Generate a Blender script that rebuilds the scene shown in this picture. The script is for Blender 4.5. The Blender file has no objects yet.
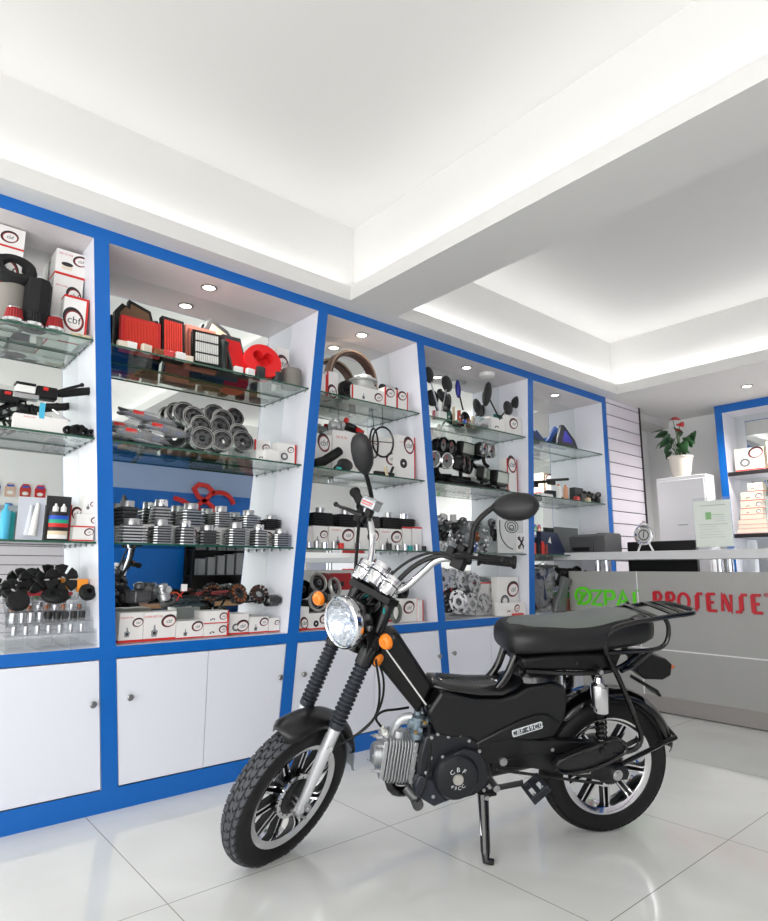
import bpy, bmesh, math, random
from mathutils import Vector, Matrix
R_ = math.radians
rnd = random.Random(7)
scene = bpy.context.scene
COL = scene.collection

# ------------------------------------------------------------ camera
FPX, CX, CY = 617.5, 384.0, 460.5
CAM = Vector((0, 0, 0.9))
YAW, PITCH, ROLL = -0.86458, 0.17365, 0.001985
c_f = Vector((math.sin(YAW)*math.cos(PITCH), math.cos(YAW)*math.cos(PITCH), math.sin(PITCH)))
c_r = Vector((math.cos(YAW), -math.sin(YAW), 0)); c_u = c_r.cross(c_f)
c_r2 = c_r*math.cos(ROLL)+c_u*math.sin(ROLL); c_u2 = -c_r*math.sin(ROLL)+c_u*math.cos(ROLL)
cd = bpy.data.cameras.new('camera'); cam = bpy.data.objects.new('camera', cd); COL.objects.link(cam)
cam.matrix_world = Matrix(((c_r2.x, c_u2.x, -c_f.x, CAM.x), (c_r2.y, c_u2.y, -c_f.y, CAM.y), (c_r2.z, c_u2.z, -c_f.z, CAM.z), (0, 0, 0, 1)))
cd.sensor_fit = 'HORIZONTAL'; cd.sensor_width = 36; cd.lens = FPX/768*36; cd.clip_start = .05
scene.camera = cam

def ray(px, py):
    return c_r2*((px-CX)/FPX) + c_u2*(-(py-CY)/FPX) + c_f
def on_x(px, py, x):                       # where a sight line meets the upright plane at that x -> (y, z)
    d = ray(px, py); t = (x-CAM.x)/d.x
    p = CAM+d*t; return p.y, p.z
def on_y(px, py, y):
    d = ray(px, py); t = (y-CAM.y)/d.y
    p = CAM+d*t; return p.x, p.z
def yz(px, z, x):                          # y of the point of the line (x, ?, z) seen in that column
    k = (px-CX)/FPX; a = c_r2-c_f*k; q = Vector((x, 0, z))-CAM
    return -(a.x*q.x+a.z*q.z)/a.y
# ------------------------------------------------------------ materials
def lin(c):
    return tuple(((v/255)/12.92 if v/255 <= .04045 else ((v/255+.055)/1.055)**2.4) for v in c)
MATS = {}
def mat(name, rgb, rough=.5, metal=0, coat=0, spec=.5, emit=0, noise=0, nscale=20, bump=0, trans=0):
    if name in MATS: return MATS[name]
    m = bpy.data.materials.new(name); m.use_nodes = True; nt = m.node_tree
    b = nt.nodes['Principled BSDF']; c = (*lin(rgb), 1)
    b.inputs['Base Color'].default_value = c
    b.inputs['Roughness'].default_value = rough; b.inputs['Metallic'].default_value = metal
    b.inputs['Coat Weight'].default_value = coat; b.inputs['Coat Roughness'].default_value = .05
    b.inputs['Specular IOR Level'].default_value = spec
    b.inputs['Transmission Weight'].default_value = trans
    if emit:
        b.inputs['Emission Color'].default_value = c; b.inputs['Emission Strength'].default_value = emit
    if noise or bump:
        tc = nt.nodes.new('ShaderNodeTexCoord'); n = nt.nodes.new('ShaderNodeTexNoise')
        n.inputs['Scale'].default_value = nscale; n.inputs['Detail'].default_value = 5
        nt.links.new(tc.outputs['Object'], n.inputs['Vector'])
        if noise:
            r = nt.nodes.new('ShaderNodeValToRGB')
            r.color_ramp.elements[0].position = .3; r.color_ramp.elements[1].position = .7
            r.color_ramp.elements[0].color = tuple(v*(1-noise) for v in c[:3])+(1,)
            r.color_ramp.elements[1].color = tuple(min(1, v*(1+noise)) for v in c[:3])+(1,)
            nt.links.new(n.outputs['Fac'], r.inputs[0]); nt.links.new(r.outputs[0], b.inputs['Base Color'])
        if bump:
            bp = nt.nodes.new('ShaderNodeBump'); bp.inputs['Strength'].default_value = bump; bp.inputs['Distance'].default_value = .002
            nt.links.new(n.outputs['Fac'], bp.inputs['Height']); nt.links.new(bp.outputs[0], b.inputs['Normal'])
    MATS[name] = m; return m
def glassy(name, tint=(.93, .97, .95), ior=1.5, rough=0.0, milk=0.0):
    if name in MATS: return MATS[name]
    m = bpy.data.materials.new(name); m.use_nodes = True; nt = m.node_tree; nt.nodes.clear()
    o = nt.nodes.new('ShaderNodeOutputMaterial'); t = nt.nodes.new('ShaderNodeBsdfTransparent'); g = nt.nodes.new('ShaderNodeBsdfGlossy')
    lw = nt.nodes.new('ShaderNodeLayerWeight'); lw.inputs[0].default_value = .5; mx = nt.nodes.new('ShaderNodeMixShader')
    t.inputs[0].default_value = (*tint, 1); g.inputs['Roughness'].default_value = rough
    pw = nt.nodes.new('ShaderNodeMath'); pw.operation = 'POWER'; pw.inputs[1].default_value = 5; nt.links.new(lw.outputs['Facing'], pw.inputs[0])
    f = nt.nodes.new('ShaderNodeMath'); f.operation = 'MULTIPLY_ADD'; r0 = ((ior-1)/(ior+1))**2; f.inputs[1].default_value = 1-r0; f.inputs[2].default_value = r0; nt.links.new(pw.outputs[0], f.inputs[0])
    nt.links.new(f.outputs[0], mx.inputs[0]); nt.links.new(t.outputs[0], mx.inputs[1]); nt.links.new(g.outputs[0], mx.inputs[2])
    last = mx
    if milk:
        d = nt.nodes.new('ShaderNodeBsdfDiffuse'); d.inputs[0].default_value = (.8, .8, .8, 1); m2 = nt.nodes.new('ShaderNodeMixShader'); m2.inputs[0].default_value = milk
        nt.links.new(mx.outputs[0], m2.inputs[1]); nt.links.new(d.outputs[0], m2.inputs[2]); last = m2
    nt.links.new(last.outputs[0], o.inputs[0]); MATS[name] = m; return m

wall_white = mat('wall_paint', (236, 236, 236), .6)
ceil_white = mat('ceiling_paint', (219, 218, 216), .7)
blue = mat('blue_laminate', (0, 99, 186), .36)
white_lam = mat('white_laminate', (228, 229, 238), .35)
door_lam = mat('white_door_laminate', (230, 232, 242), .3)
mirror_m = mat('mirror', (236, 240, 238), .01, 1)
glass = glassy('shelf_glass', (.90, .945, .925), 1.5)
glass_edge = mat('green_glass_edge', (38, 84, 66), .15, spec=.8)
acryl = glassy('clear_acrylic', (.95, .96, .97), 1.45, milk=.08)
bag_m = glassy('plastic_bag', (.9, .91, .93), 1.7, .15, .22)
chrome = mat('chrome', (225, 225, 228), .08, 1)
steel = mat('brushed_steel', (190, 190, 192), .32, 1)
alu = mat('cast_aluminium', (188, 190, 192), .42, .85, noise=.1, nscale=60)
alu_d = mat('dark_cast_metal', (96, 96, 98), .45, .8, noise=.15, nscale=60)
iron = mat('dark_iron', (55, 54, 55), .5, .6)
blackp = mat('black_plastic', (10, 10, 11), .42, spec=.35)
blackg = mat('black_gloss_paint', (7, 7, 8), .18, coat=.35)
blacks = mat('black_satin_paint', (10, 11, 13), .34, coat=.1, spec=.4)
rubber = mat('black_rubber', (13, 13, 14), .6, spec=.35)
tread_m = mat('tyre_tread_rubber', (70, 72, 77), .7)
paper = mat('white_cardboard', (236, 234, 232), .6)
paper2 = mat('cream_cardboard', (226, 214, 196), .6)
redp = mat('red_print', (205, 38, 36), .55)
darkp = mat('black_print', (28, 24, 26), .5)
greyp = mat('grey_print', (140, 142, 146), .5)
red_pl = mat('red_foam', (226, 26, 30), .75, bump=.4, nscale=400)
red_pleat = mat('red_filter_paper', (236, 74, 60), .8)
orange = mat('orange_lens', (240, 130, 14), .25, coat=.6)
copper = mat('copper_winding', (150, 92, 62), .4, .7)
brownf = mat('brown_filter_paper', (112, 84, 62), .85)
beige = mat('beige_material', (205, 190, 160), .8)
greyfoam = mat('grey_foam', (128, 124, 118), .85, bump=.3, nscale=300)
blackfoam = mat('black_foam', (24, 24, 26), .9, bump=.5, nscale=400)
teal = mat('teal_plastic', (20, 150, 150), .4)
green_pl = mat('green_plastic', (40, 150, 90), .4)
navy = mat('navy_plastic', (24, 44, 110), .35)
bluep = mat('blue_print', (40, 90, 190), .45)
lampglow = mat('lamp_glow', (255, 250, 240), .5, emit=14)
neon_green = mat('green_letter_acrylic', (98, 222, 30), .35)
red_letter = mat('red_letter_acrylic', (196, 22, 38), .3)

# ------------------------------------------------------------ mesh kit
class MB:
    def __init__(s, xf=None): s.v = []; s.f = []; s.m = []; s.xf = xf
    def add(s, vs, fs, m=0):
        b = len(s.v); s.v += [Vector(s.xf(*v)) if s.xf else Vector(v) for v in vs]
        for f in fs: s.f.append([b+i for i in f]); s.m.append(m)
        return s
    def box(s, x0, y0, z0, x1, y1, z1, m=0, M=None):
        vs = [Vector((x, y, z)) for x in (x0, x1) for y in (y0, y1) for z in (z0, z1)]
        if M: vs = [M @ v for v in vs]
        return s.add(vs, [(0, 1, 3, 2), (4, 6, 7, 5), (0, 4, 5, 1), (2, 3, 7, 6), (0, 2, 6, 4), (1, 5, 7, 3)], m)
    def cbox(s, c, d, m=0, M=None):
        T = Matrix.Translation(c) @ (M.to_4x4() if M else Matrix())
        return s.box(-d[0]/2, -d[1]/2, -d[2]/2, d[0]/2, d[1]/2, d[2]/2, m, T)
    def prism(s, poly, fn, a, b, m=0, mside=None):
        n = len(poly); vs = [fn(p[0], p[1], a) for p in poly]+[fn(p[0], p[1], b) for p in poly]
        s.add(vs, [list(range(n))[::-1], list(range(n, 2*n))], m)
        k = len(s.v)-2*n; ms = m if mside is None else mside
        for i in range(n):
            j = (i+1) % n; s.f.append([k+i, k+j, k+n+j, k+n+i]); s.m.append(ms)
        return s
    def loft(s, rings, m=0, cap=True, closed=False):
        n = len(rings[0]); vs = [p for r in rings for p in r]; fs = []
        R = len(rings)
        for i in range(R if closed else R-1):
            i2 = (i+1) % R
            for j in range(n):
                k = (j+1) % n; fs.append((i*n+j, i*n+k, i2*n+k, i2*n+j))
        if cap and not closed: fs.append(list(range(n))[::-1]); fs.append([(R-1)*n+j for j in range(n)])
        return s.add(vs, fs, m)
    def tube(s, pts, r, m=0, n=8, closed=False, cap=True, sm=0, flat=None):
        P = [Vector(p) for p in pts]
        rr = list(r) if isinstance(r, (list, tuple)) else [r]*len(P)
        for _ in range(sm):
            Q = []; q = []
            if not closed: Q.append(P[0]); q.append(rr[0])
            for i in range(len(P) if closed else len(P)-1):
                a, b = P[i], P[(i+1) % len(P)]; ra, rb = rr[i], rr[(i+1) % len(P)]
                Q += [a*.75+b*.25, a*.25+b*.75]; q += [ra*.75+rb*.25, ra*.25+rb*.75]
            if not closed: Q.append(P[-1]); q.append(rr[-1])
            P, rr = Q, q
        N = len(P); T = []
        for i in range(N):
            a = P[(i-1) % N] if (closed or i > 0) else P[i]; b = P[(i+1) % N] if (closed or i < N-1) else P[i]
            d = b-a; T.append(d.normalized() if d.length > 1e-9 else Vector((0, 0, 1)))
        u = T[0].orthogonal().normalized(); rings = []
        if flat: u = (Vector(flat)-T[0]*Vector(flat).dot(T[0])).normalized()
        for i in range(N):
            u = (u-T[i]*u.dot(T[i])).normalized(); w = T[i].cross(u)
            fl = .45 if flat else 1
            rings.append([P[i]+(u*math.cos(2*math.pi*k/n)+w*math.sin(2*math.pi*k/n)*fl)*rr[i] for k in range(n)])
        return s.loft(rings, m, cap, closed)
    def lathe(s, prof, o=(0, 0, 0), ax=(0, 0, 1), n=24, m=0, ms=None, a0=0, a1=360, sc=(1, 1)):
        o = Vector(o); ax = Vector(ax).normalized(); u = ax.orthogonal().normalized()
        if abs(ax.z) > .99: u = Vector((1, 0, 0))
        w = ax.cross(u); full = abs(a1-a0) >= 360; k = n if full else n+1
        vs = []
        for i in range(k):
            a = R_(a0+(a1-a0)*i/n); d = u*math.cos(a)*sc[0]+w*math.sin(a)*sc[1]
            for (r, h) in prof: vs.append(o+d*r+ax*h)
        L = len(prof); b = len(s.v)
        s.add(vs, [], 0)
        for i in range(n):
            i2 = (i+1) % k
            for j in range(L-1):
                f = [b+i*L+j, b+i2*L+j, b+i2*L+j+1, b+i*L+j+1]
                s.f.append(f); s.m.append(ms[j] if ms else m)
        return s
    def cyl(s, a, b, r, m=0, n=16, r2=None):
        a, b = Vector(a), Vector(b); d = (b-a); h = d.length; r2 = r if r2 is None else r2
        return s.lathe([(0, 0), (r, 0), (r2, h), (0, h)], a, d, n, m)
    def ball(s, c, r, m=0, n=12, M=None, half=False):
        rr = (r, r, r) if not isinstance(r, (list, tuple)) else r; vs = []; fs = []
        H = n//2
        for i in range(H+1):
            t = math.pi*i/H*(.5 if half else 1)
            for j in range(n):
                p = 2*math.pi*j/n; v = Vector((rr[0]*math.sin(t)*math.cos(p), rr[1]*math.sin(t)*math.sin(p), rr[2]*math.cos(t)))
                if M: v = M @ v
                vs.append(v+Vector(c))
        for i in range(H):
            for j in range(n): k = (j+1) % n; fs.append((i*n+j, i*n+k, (i+1)*n+k, (i+1)*n+j))
        return s.add(vs, fs, m)
    def text(s, txt, fn, size, m=0, depth=.0, gap=1.0):
        vs, fs = text_mesh(txt, gap)
        return s.add([fn(v[0]*size, v[1]*size) for v in vs], fs, m)
    def build(s, name, mats, parent=None, loc=None, bevel=0, rot=None, ang=35, smooth=True, seg=2):
        me = bpy.data.meshes.new(name); me.from_pydata([tuple(v) for v in s.v], [], s.f)
        mats = mats if isinstance(mats, (list, tuple)) else [mats]
        for q in mats: me.materials.append(q)
        me.polygons.foreach_set('material_index', s.m)
        bm = bmesh.new(); bm.from_mesh(me); bmesh.ops.remove_doubles(bm, verts=bm.verts, dist=1e-6)
        bmesh.ops.recalc_face_normals(bm, faces=bm.faces); bm.to_mesh(me); bm.free()
        if smooth:
            me.polygons.foreach_set('use_smooth', [True]*len(me.polygons)); me.set_sharp_from_angle(angle=R_(ang))
        me.update()
        o = bpy.data.objects.new(name, me); COL.objects.link(o)
        if parent: o.parent = parent
        if loc is not None: o.location = loc
        if rot is not None: o.rotation_euler = rot
        if bevel:
            b = o.modifiers.new('bevel', 'BEVEL'); b.width = bevel; b.segments = seg; b.limit_method = 'ANGLE'; b.angle_limit = R_(40)
            if smooth: b.harden_normals = False
        return o
_TM = {}
def text_mesh(txt, gap=1.0):
    k = (txt, gap)
    if k not in _TM:
        cu = bpy.data.curves.new('t', 'FONT'); cu.body = txt; cu.align_x = 'CENTER'; cu.align_y = 'CENTER'; cu.resolution_u = 2; cu.space_character = gap
        ob = bpy.data.objects.new('t', cu); COL.objects.link(ob); bpy.context.view_layer.update()
        dg = bpy.context.evaluated_depsgraph_get(); me = bpy.data.meshes.new_from_object(ob.evaluated_get(dg))
        _TM[k] = ([tuple(v.co) for v in me.vertices], [tuple(p.vertices) for p in me.polygons])
        bpy.data.objects.remove(ob); bpy.data.curves.remove(cu); bpy.data.meshes.remove(me)
    return _TM[k]
def tag(o, label=None, cat=None, group=None, kind=None):
    if label: o['label'] = label
    if cat: o['category'] = cat
    if group: o['group'] = group
    if kind: o['kind'] = kind
    return o
def thing(name, label, cat, loc=(0, 0, 0), rz=0, group=None):
    o = bpy.data.objects.new(name, None); COL.objects.link(o); o.location = loc; o.rotation_euler = (0, 0, rz)
    o.empty_display_size = .05
    return tag(o, label, cat, group)
def struct(mb, name, m, **k):
    return tag(mb.build(name, m, **k), kind='structure')
def copy_tree(o, parent=None):
    c = o.copy(); COL.objects.link(c)
    if parent: c.parent = parent
    for ch in o.children: copy_tree(ch, c)
    return c
ORD = ['', 'first', 'second', 'third', 'fourth', 'fifth', 'sixth', 'seventh', 'eighth', 'ninth', 'tenth', 'eleventh', 'twelfth']
# ------------------------------------------------------------ the room
XW, XR, YN, YF = -2.86, 2.0, -2.6, 5.87      # cabinet wall, opposite wall, shop front, far wall
ZC, ZL, ZU = 2.305, 2.385, 2.785             # dropped ceiling, lip top, raised ceiling
# floor
fm = bpy.data.materials.new('polished_floor_tile'); fm.use_nodes = True; nt = fm.node_tree; b = nt.nodes['Principled BSDF']
tc = nt.nodes.new('ShaderNodeTexCoord'); sp = nt.nodes.new('ShaderNodeSeparateXYZ'); nt.links.new(tc.outputs['Object'], sp.inputs[0])
def mth(op, a, bb=None, cl=False):
    n = nt.nodes.new('ShaderNodeMath'); n.operation = op; n.use_clamp = cl
    for i, v in enumerate((a, bb)):
        if v is None: continue
        if isinstance(v, (int, float)): n.inputs[i].default_value = v
        else: nt.links.new(v, n.inputs[i])
    return n.outputs[0]
def joint(axis, off, pitch):
    f = mth('FRACT', mth('DIVIDE', mth('SUBTRACT', sp.outputs[axis], off-20*pitch), pitch))
    return mth('LESS_THAN', mth('ABSOLUTE', mth('SUBTRACT', f, .5)), .5-.0017/pitch)   # 1 on tile
tile = mth('MULTIPLY', joint(0, -1.8, .825), joint(1, .764, .8))
nz = nt.nodes.new('ShaderNodeTexNoise'); nz.inputs['Scale'].default_value = 1.6; nz.inputs['Detail'].default_value = 8; nz.inputs['Distortion'].default_value = 1.2
nt.links.new(tc.outputs['Object'], nz.inputs['Vector'])
cr = nt.nodes.new('ShaderNodeValToRGB'); cr.color_ramp.elements[0].position = .35; cr.color_ramp.elements[1].position = .65
cr.color_ramp.elements[0].color = (*lin((224, 225, 222)), 1); cr.color_ramp.elements[1].color = (*lin((234, 235, 233)), 1)
nt.links.new(nz.outputs['Fac'], cr.inputs[0])
mx = nt.nodes.new('ShaderNodeMix'); mx.data_type = 'RGBA'; mx.inputs[6].default_value = (*lin((160, 158, 153)), 1)
nt.links.new(tile, mx.inputs[0]); nt.links.new(cr.outputs[0], mx.inputs[7]); nt.links.new(mx.outputs[2], b.inputs['Base Color'])
b.inputs['Roughness'].default_value = .06; b.inputs['Specular IOR Level'].default_value = .5
struct(MB().box(XW, YN, -.05, XR, YF, 0), 'floor', fm)
# walls
struct(MB().box(XW-.1, YN, 0, XW, YF, 2.9), 'wall_left', wall_white)
struct(MB().box(XW, YF, 0, XR, YF+.1, 2.9), 'wall_back', mat('back_wall_paint', (232, 232, 232), .6))
mb = MB().box(XR, YN, 2.45, XR+.1, -.7, 2.9, 0).box(XR, -.7, 0, XR+.1, 2.15, 2.9, 0).box(XR, 2.15, 0, XR+.1, 4.9, 1.86, 1).box(XR, 2.15, 1.86, XR+.1, 4.9, 2.9, 2).box(XR, 4.9, 0, XR+.1, YF, 2.9, 0)  # gap beside the shop front is an added, unseen opening for more daylight
struct(mb, 'wall_right', [wall_white, blue, mat('pale_blue_upper', (150, 170, 205), .35)], smooth=False)  # upper part of the blue wall is a paler blue
# open shop front: fascia above, low sill, two piers
struct(MB().box(XW-.1, YN-.15, 2.45, XR+.1, YN, 2.9).box(XW-.1, YN-.15, 0, -2.4, YN, 2.45).box(1.6, YN-.15, 0, XR+.1, YN, 2.45), 'wall_front', wall_white, smooth=False)
# ceiling : slab with two raised coves
struct(MB().box(XW-.1, YN-.15, ZU, XR+.1, YF+.1, ZU+.1), 'ceiling', ceil_white)
coves = [(-2.465, -2.1, 1.55, 1.865), (-2.465, 2.195, 1.55, 4.6)]
xs = [XW, -2.465, 1.55, XR]; ys = [YN, -2.1, 1.865, 2.195, 4.6, YF]
mb = MB()
for i in range(3):
    for j in range(5):
        if i == 1 and j in (1, 3): continue
        mb.box(xs[i], ys[j], ZC, xs[i+1], ys[j+1], ZL)
RS = .085
ux = [XW, -2.465-RS, 1.55+RS, XR]; uy = [YN, -2.1-RS, 1.865+RS, 2.195-RS, 4.6+RS, YF]
for i in range(3):
    for j in range(5):
        if i == 1 and j in (1, 3): continue
        mb.box(ux[i], uy[j], ZL, ux[i+1], uy[j+1], ZU)
struct(mb, 'ceiling_bulkhead', ceil_white, smooth=False).name = 'trim_1'
def area(name, loc, sx, sy, power, rot=(0, 0, 0), col=(1, 1, 1)):
    l = bpy.data.lights.new(name, 'AREA'); l.shape = 'RECTANGLE'; l.size = sx; l.size_y = sy; l.energy = power; l.color = col
    o = bpy.data.objects.new(name, l); COL.objects.link(o); o.location = loc; o.rotation_euler = rot; return o
COVE = 1.15
def strip(cv, k):
    x0, y0, x1, y1 = cv; z = ZL+.012; w = .03
    for nme, loc, sx, sy in (('l', (x0-RS/2, (y0+y1)/2, z), w, y1-y0), ('r', (x1+RS/2, (y0+y1)/2, z), w, y1-y0), ('n', ((x0+x1)/2, y0-RS/2, z), x1-x0, w), ('f', ((x0+x1)/2, y1+RS/2, z), x1-x0, w)):
        area('cove_light', loc, sx, sy, COVE*(.5 if k == 0 else 1)*max(sx, sy), (math.pi, 0, 0), (1, 1, .99))
for k, cv in enumerate(coves): strip(cv, k)
# slat wall beyond the cabinets
zs0 = on_x(606, 402.3, -2.575)[1]; pit = (zs0-on_x(606.5, 449, -2.575)[1])/4
mb = MB(); mb.box(XW, 4.62, 0, -2.585, 5.15, ZC, 1); z = zs0
mb.box(-2.585, 4.615, zs0+.004, -2.575, 5.15, ZC-.002, 0)
while z > .02:
    mb.box(-2.585, 4.615, max(z-pit+.004, 0.0), -2.575, 5.15, z-.004, 0); z -= pit
mb.box(-2.5855, 5.15, 0, -2.566, 5.165, ZC, 1)
slw = mat('slat_board', (228, 222, 230), .45)
struct(mb, 'slat_panel', [slw, mat('slat_groove', (58, 50, 52), .6)], smooth=False).name = 'wall_slat'
struct(MB().box(XW, 5.15, 2.24, -2.64, YF, ZC), 'trim_2', ceil_white)
# opposite wall: slat board with hanging packs, seen in the mirrors
mb = MB().box(XR-.02, -.6, .0, XR-.002, 2.0, 1.35, 1); z = 1.33
while z > .05:
    mb.box(XR-.028, -.6, z-.092, XR-.02, 2.0, z, 0); z -= .1
struct(mb, 'trim_3', [slw, MATS['slat_groove']], smooth=False)

# ------------------------------------------------------------ display cabinets
DIV = [(-.45, -.62), (.617, .814), (1.742, 1.564), (2.461, 2.661), (3.56, 3.448), (4.552, 4.552)]
def dv(i, z):
    t = (z-.08)/(2.25-.08); a, b_ = DIV[i]; return b_+(a-b_)*t
XF, XB = -2.58, -2.84
SHZ = [1.822, 1.417, 1.003]; ZB = .602
units = ['leftmost blue and white display cabinet with cone filters and a handlebar', 'wide blue and white display cabinet with red air filters and finned cylinders',
         'narrow blue and white display cabinet behind the motorcycle headlight', 'blue and white display cabinet full of rear view mirrors and gauges',
         'rightmost blue and white display cabinet reaching behind the counter']
doorseam = [-.02, 1.215, 2.14, 3.08, 4.0]
knobs = [[(0, 92, 704)], [(0, 129, 697), (1, 279, 677)], [(0, 302.6, 674), (1, 438.4, 656)], [(0, 453, 653), (1, 0, 0)], [(0, 0, 0), (1, 0, 0)]]
fn_x = lambda a, b_, c: (c, a, b_)          # polygon in (y,z), extruded along x
downl = {1: 1.18, 2: 2.13, 3: 3.04, 4: 4.07, 0: .05}
for u in range(5):
    T = thing('display_cabinet', units[u], 'cabinet', (0, 0, 0), 0, None)
    L_ = lambda z: dv(u, z)+.06
    Rr = lambda z: dv(u+1, z)
    zt, zb = 2.245, .60
    # blue face frame: rails, and the leaning stile at its right
    y0 = lambda z: (dv(0, z) if u == 0 else dv(u, z)+.06)
    mb = MB()
    mb.prism([(dv(u+1, 0), 0), (dv(u+1, 0)+.06, 0), (dv(u+1, ZC)+.06, ZC), (dv(u+1, ZC), ZC)], fn_x, XF-.0025, XF)
    for za, zb2 in ((0, .08), (.555, .60), (2.25, ZC)):
        mb.prism([(y0(za), za), (dv(u+1, za), za), (dv(u+1, zb2), zb2), (y0(zb2), zb2)], fn_x, XF-.0025, XF)
    mb.build('face_frame', blue, T, smooth=False)
    mb = MB().prism([(dv(u+1, 0)+.0005, 0), (dv(u+1, 0)+.0595, 0), (dv(u+1, ZC)+.0595, ZC), (dv(u+1, ZC)+.0005, ZC)], fn_x, XB, XF-.0027)
    mb.build('side_panel', white_lam, T, smooth=False)
    mb = MB().prism([(L_(.58), .565), (Rr(.58), .565), (Rr(.6), .60), (L_(.6), .60)], fn_x, XB, XF-.0027)
    mb.build('bottom_board', white_lam, T, smooth=False)
    mb = MB().prism([(L_(2.25), 2.25), (Rr(2.25), 2.25), (Rr(2.3), 2.3), (L_(2.3), 2.3)], fn_x, XB, XF-.0027)
    mb.build('top_board', mat('top_board_laminate', (214, 208, 210), .45), T, smooth=False)
    mb = MB().prism([(L_(.6), .60), (Rr(.6), .60), (Rr(2.25), 2.25), (L_(2.25), 2.25)], fn_x, XB-.006, XB)
    mb.build('mirror_panel', mirror_m, T, smooth=False)
    for z in SHZ:
        a, c = L_(z)+.002, (4.02 if u == 4 and z < 1.1 else Rr(z)-.002)
        mb = MB(); x0, x1 = XB+.004, -2.60
        mb.add([(x0, a, z-.008), (x1, a, z-.008), (x1, c, z-.008), (x0, c, z-.008), (x0, a, z), (x1, a, z), (x1, c, z), (x0, c, z)], [(0, 1, 2, 3), (4, 5, 6, 7)], 0)
        mb.add([(x0, a, z-.008), (x1, a, z-.008), (x1, c, z-.008), (x0, c, z-.008), (x0, a, z), (x1, a, z), (x1, c, z), (x0, c, z)], [(0, 1, 5, 4), (1, 2, 6, 5), (2, 3, 7, 6), (3, 0, 4, 7)], 1)
        s_ = mb.build('glass_shelf', [glass, glass_edge], T, smooth=False)
        for xx in (-2.63, -2.72, -2.80):
            MB().cyl((xx, c-.010, z-.0125), (xx, c, z-.0125), .004, 0, 8).build('shelf_pin', steel, s_)
            MB().cyl((xx, a+.010, z-.0125), (xx, a, z-.0125), .004, 0, 8).build('shelf_pin', steel, s_)
    # doors
    sm_ = doorseam[u]
    for k in (0, 1):
        ya = (lambda z: y0(z)+.003) if k == 0 else (lambda z: sm_+.0015)
        yb = (lambda z: sm_-.0015) if k == 0 else (lambda z: Rr(z)-.003)
        d = MB().prism([(ya(.084), .084), (yb(.084), .084), (yb(.551), .551), (ya(.551), .551)], fn_x, XF-.022, XF-.0028).build('door', door_lam, T, smooth=False)
        if u == 0: kp = None if k == 0 else (92, 704)
        else: kp = knobs[u][k][1:]
        if kp is not None:
            y, z = on_x(kp[0], kp[1], XF) if kp[0] else ((dv(u, .4)+.1) if k == 0 else dv(u+1, .4)-.04, .42)
            MB().lathe([(0, 0), (.005, 0), (.005, .012), (.012, .016), (.013, .022), (.009, .026), (0, .027)], (XF-.004, y, z), (1, 0, 0), 16).build('knob', mat('satin_nickel', (150, 150, 150), .35, .9), d)
    MB().box(XB, L_(.1)-.0, .03, XB+.01, Rr(.1), .56).build('back_board', white_lam, T, smooth=False)
    # recessed downlight
    yy = downl[u]
    dlt = MB().lathe([(.040, 0), (.040, -.004), (.030, -.006), (.027, .0)], (-2.70, yy, 2.25), (0, 0, 1), 28).build('downlight', mat('lamp_ring', (170, 165, 160), .3, .6), T)
    MB().lathe([(0, -.002), (.027, -.002)], (-2.70, yy, 2.25), (0, 0, 1), 24).build('lamp_lens', lampglow, dlt)
    l = bpy.data.lights.new('downlight_bulb', 'SPOT'); l.energy = 5; l.spot_size = R_(130); l.spot_blend = .8; l.shadow_soft_size = .025; l.color = (1, .97, .94)
    o = bpy.data.objects.new('downlight_bulb', l); COL.objects.link(o); o.location = (-2.70, yy, 2.235)
# ceiling lamp at far right and smoke detector in the mirror bay
o = MB().lathe([(.045, 0), (.045, -.004), (.034, -.007), (.03, 0)], (-1.69, 5.148, ZC), (0, 0, 1), 28).lathe([(0, -.002), (.03, -.002)], (-1.69, 5.148, ZC), (0, 0, 1), 24, 1).build('real_or_added_downlight', [MATS['lamp_ring'], lampglow])
tag(o, 'small round downlight sunk in the dropped ceiling above the far blue shelf unit', 'downlight')
y, z = on_x(487, 374, -2.69)
o = MB().lathe([(0, -.03), (.03, -.03), (.05, -.022), (.055, -.008), (.055, 0), (0, 0)], (0, 0, 0), (0, 0, 1), 28).build('smoke_detector', mat('white_plastic', (232, 232, 230), .4), loc=(-2.70, 3.25, 2.2495))
tag(o, 'round white detector under the top board above the loose mirrors', 'detector')

for (x, y) in ((-1.69, 5.148), (-.5, 5.148), (.7, 5.148)):  # leftmost lamp is real; the unseen others are added to brighten the rear
    l = bpy.data.lights.new('real_or_added_bulb', 'SPOT'); l.energy = 75; l.spot_size = R_(150); l.spot_blend = 1; l.shadow_soft_size = .03; l.color = (1, .97, .94)
    o = bpy.data.objects.new('real_or_added_bulb', l); COL.objects.link(o); o.location = (x, y, ZC-.02)
    if x > -1.6: tag(MB().lathe([(.045, 0), (.045, -.004), (.034, -.007), (.03, 0)], (x, y, ZC), (0, 0, 1), 28).lathe([(0, -.002), (.03, -.002)], (x, y, ZC), (0, 0, 1), 24, 1).build('real_or_added_downlight', [MATS['lamp_ring'], lampglow]), 'small round added downlight out of view, above the %s of the desk' % ('middle' if x < 0 else 'right end'), 'downlight')
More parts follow.
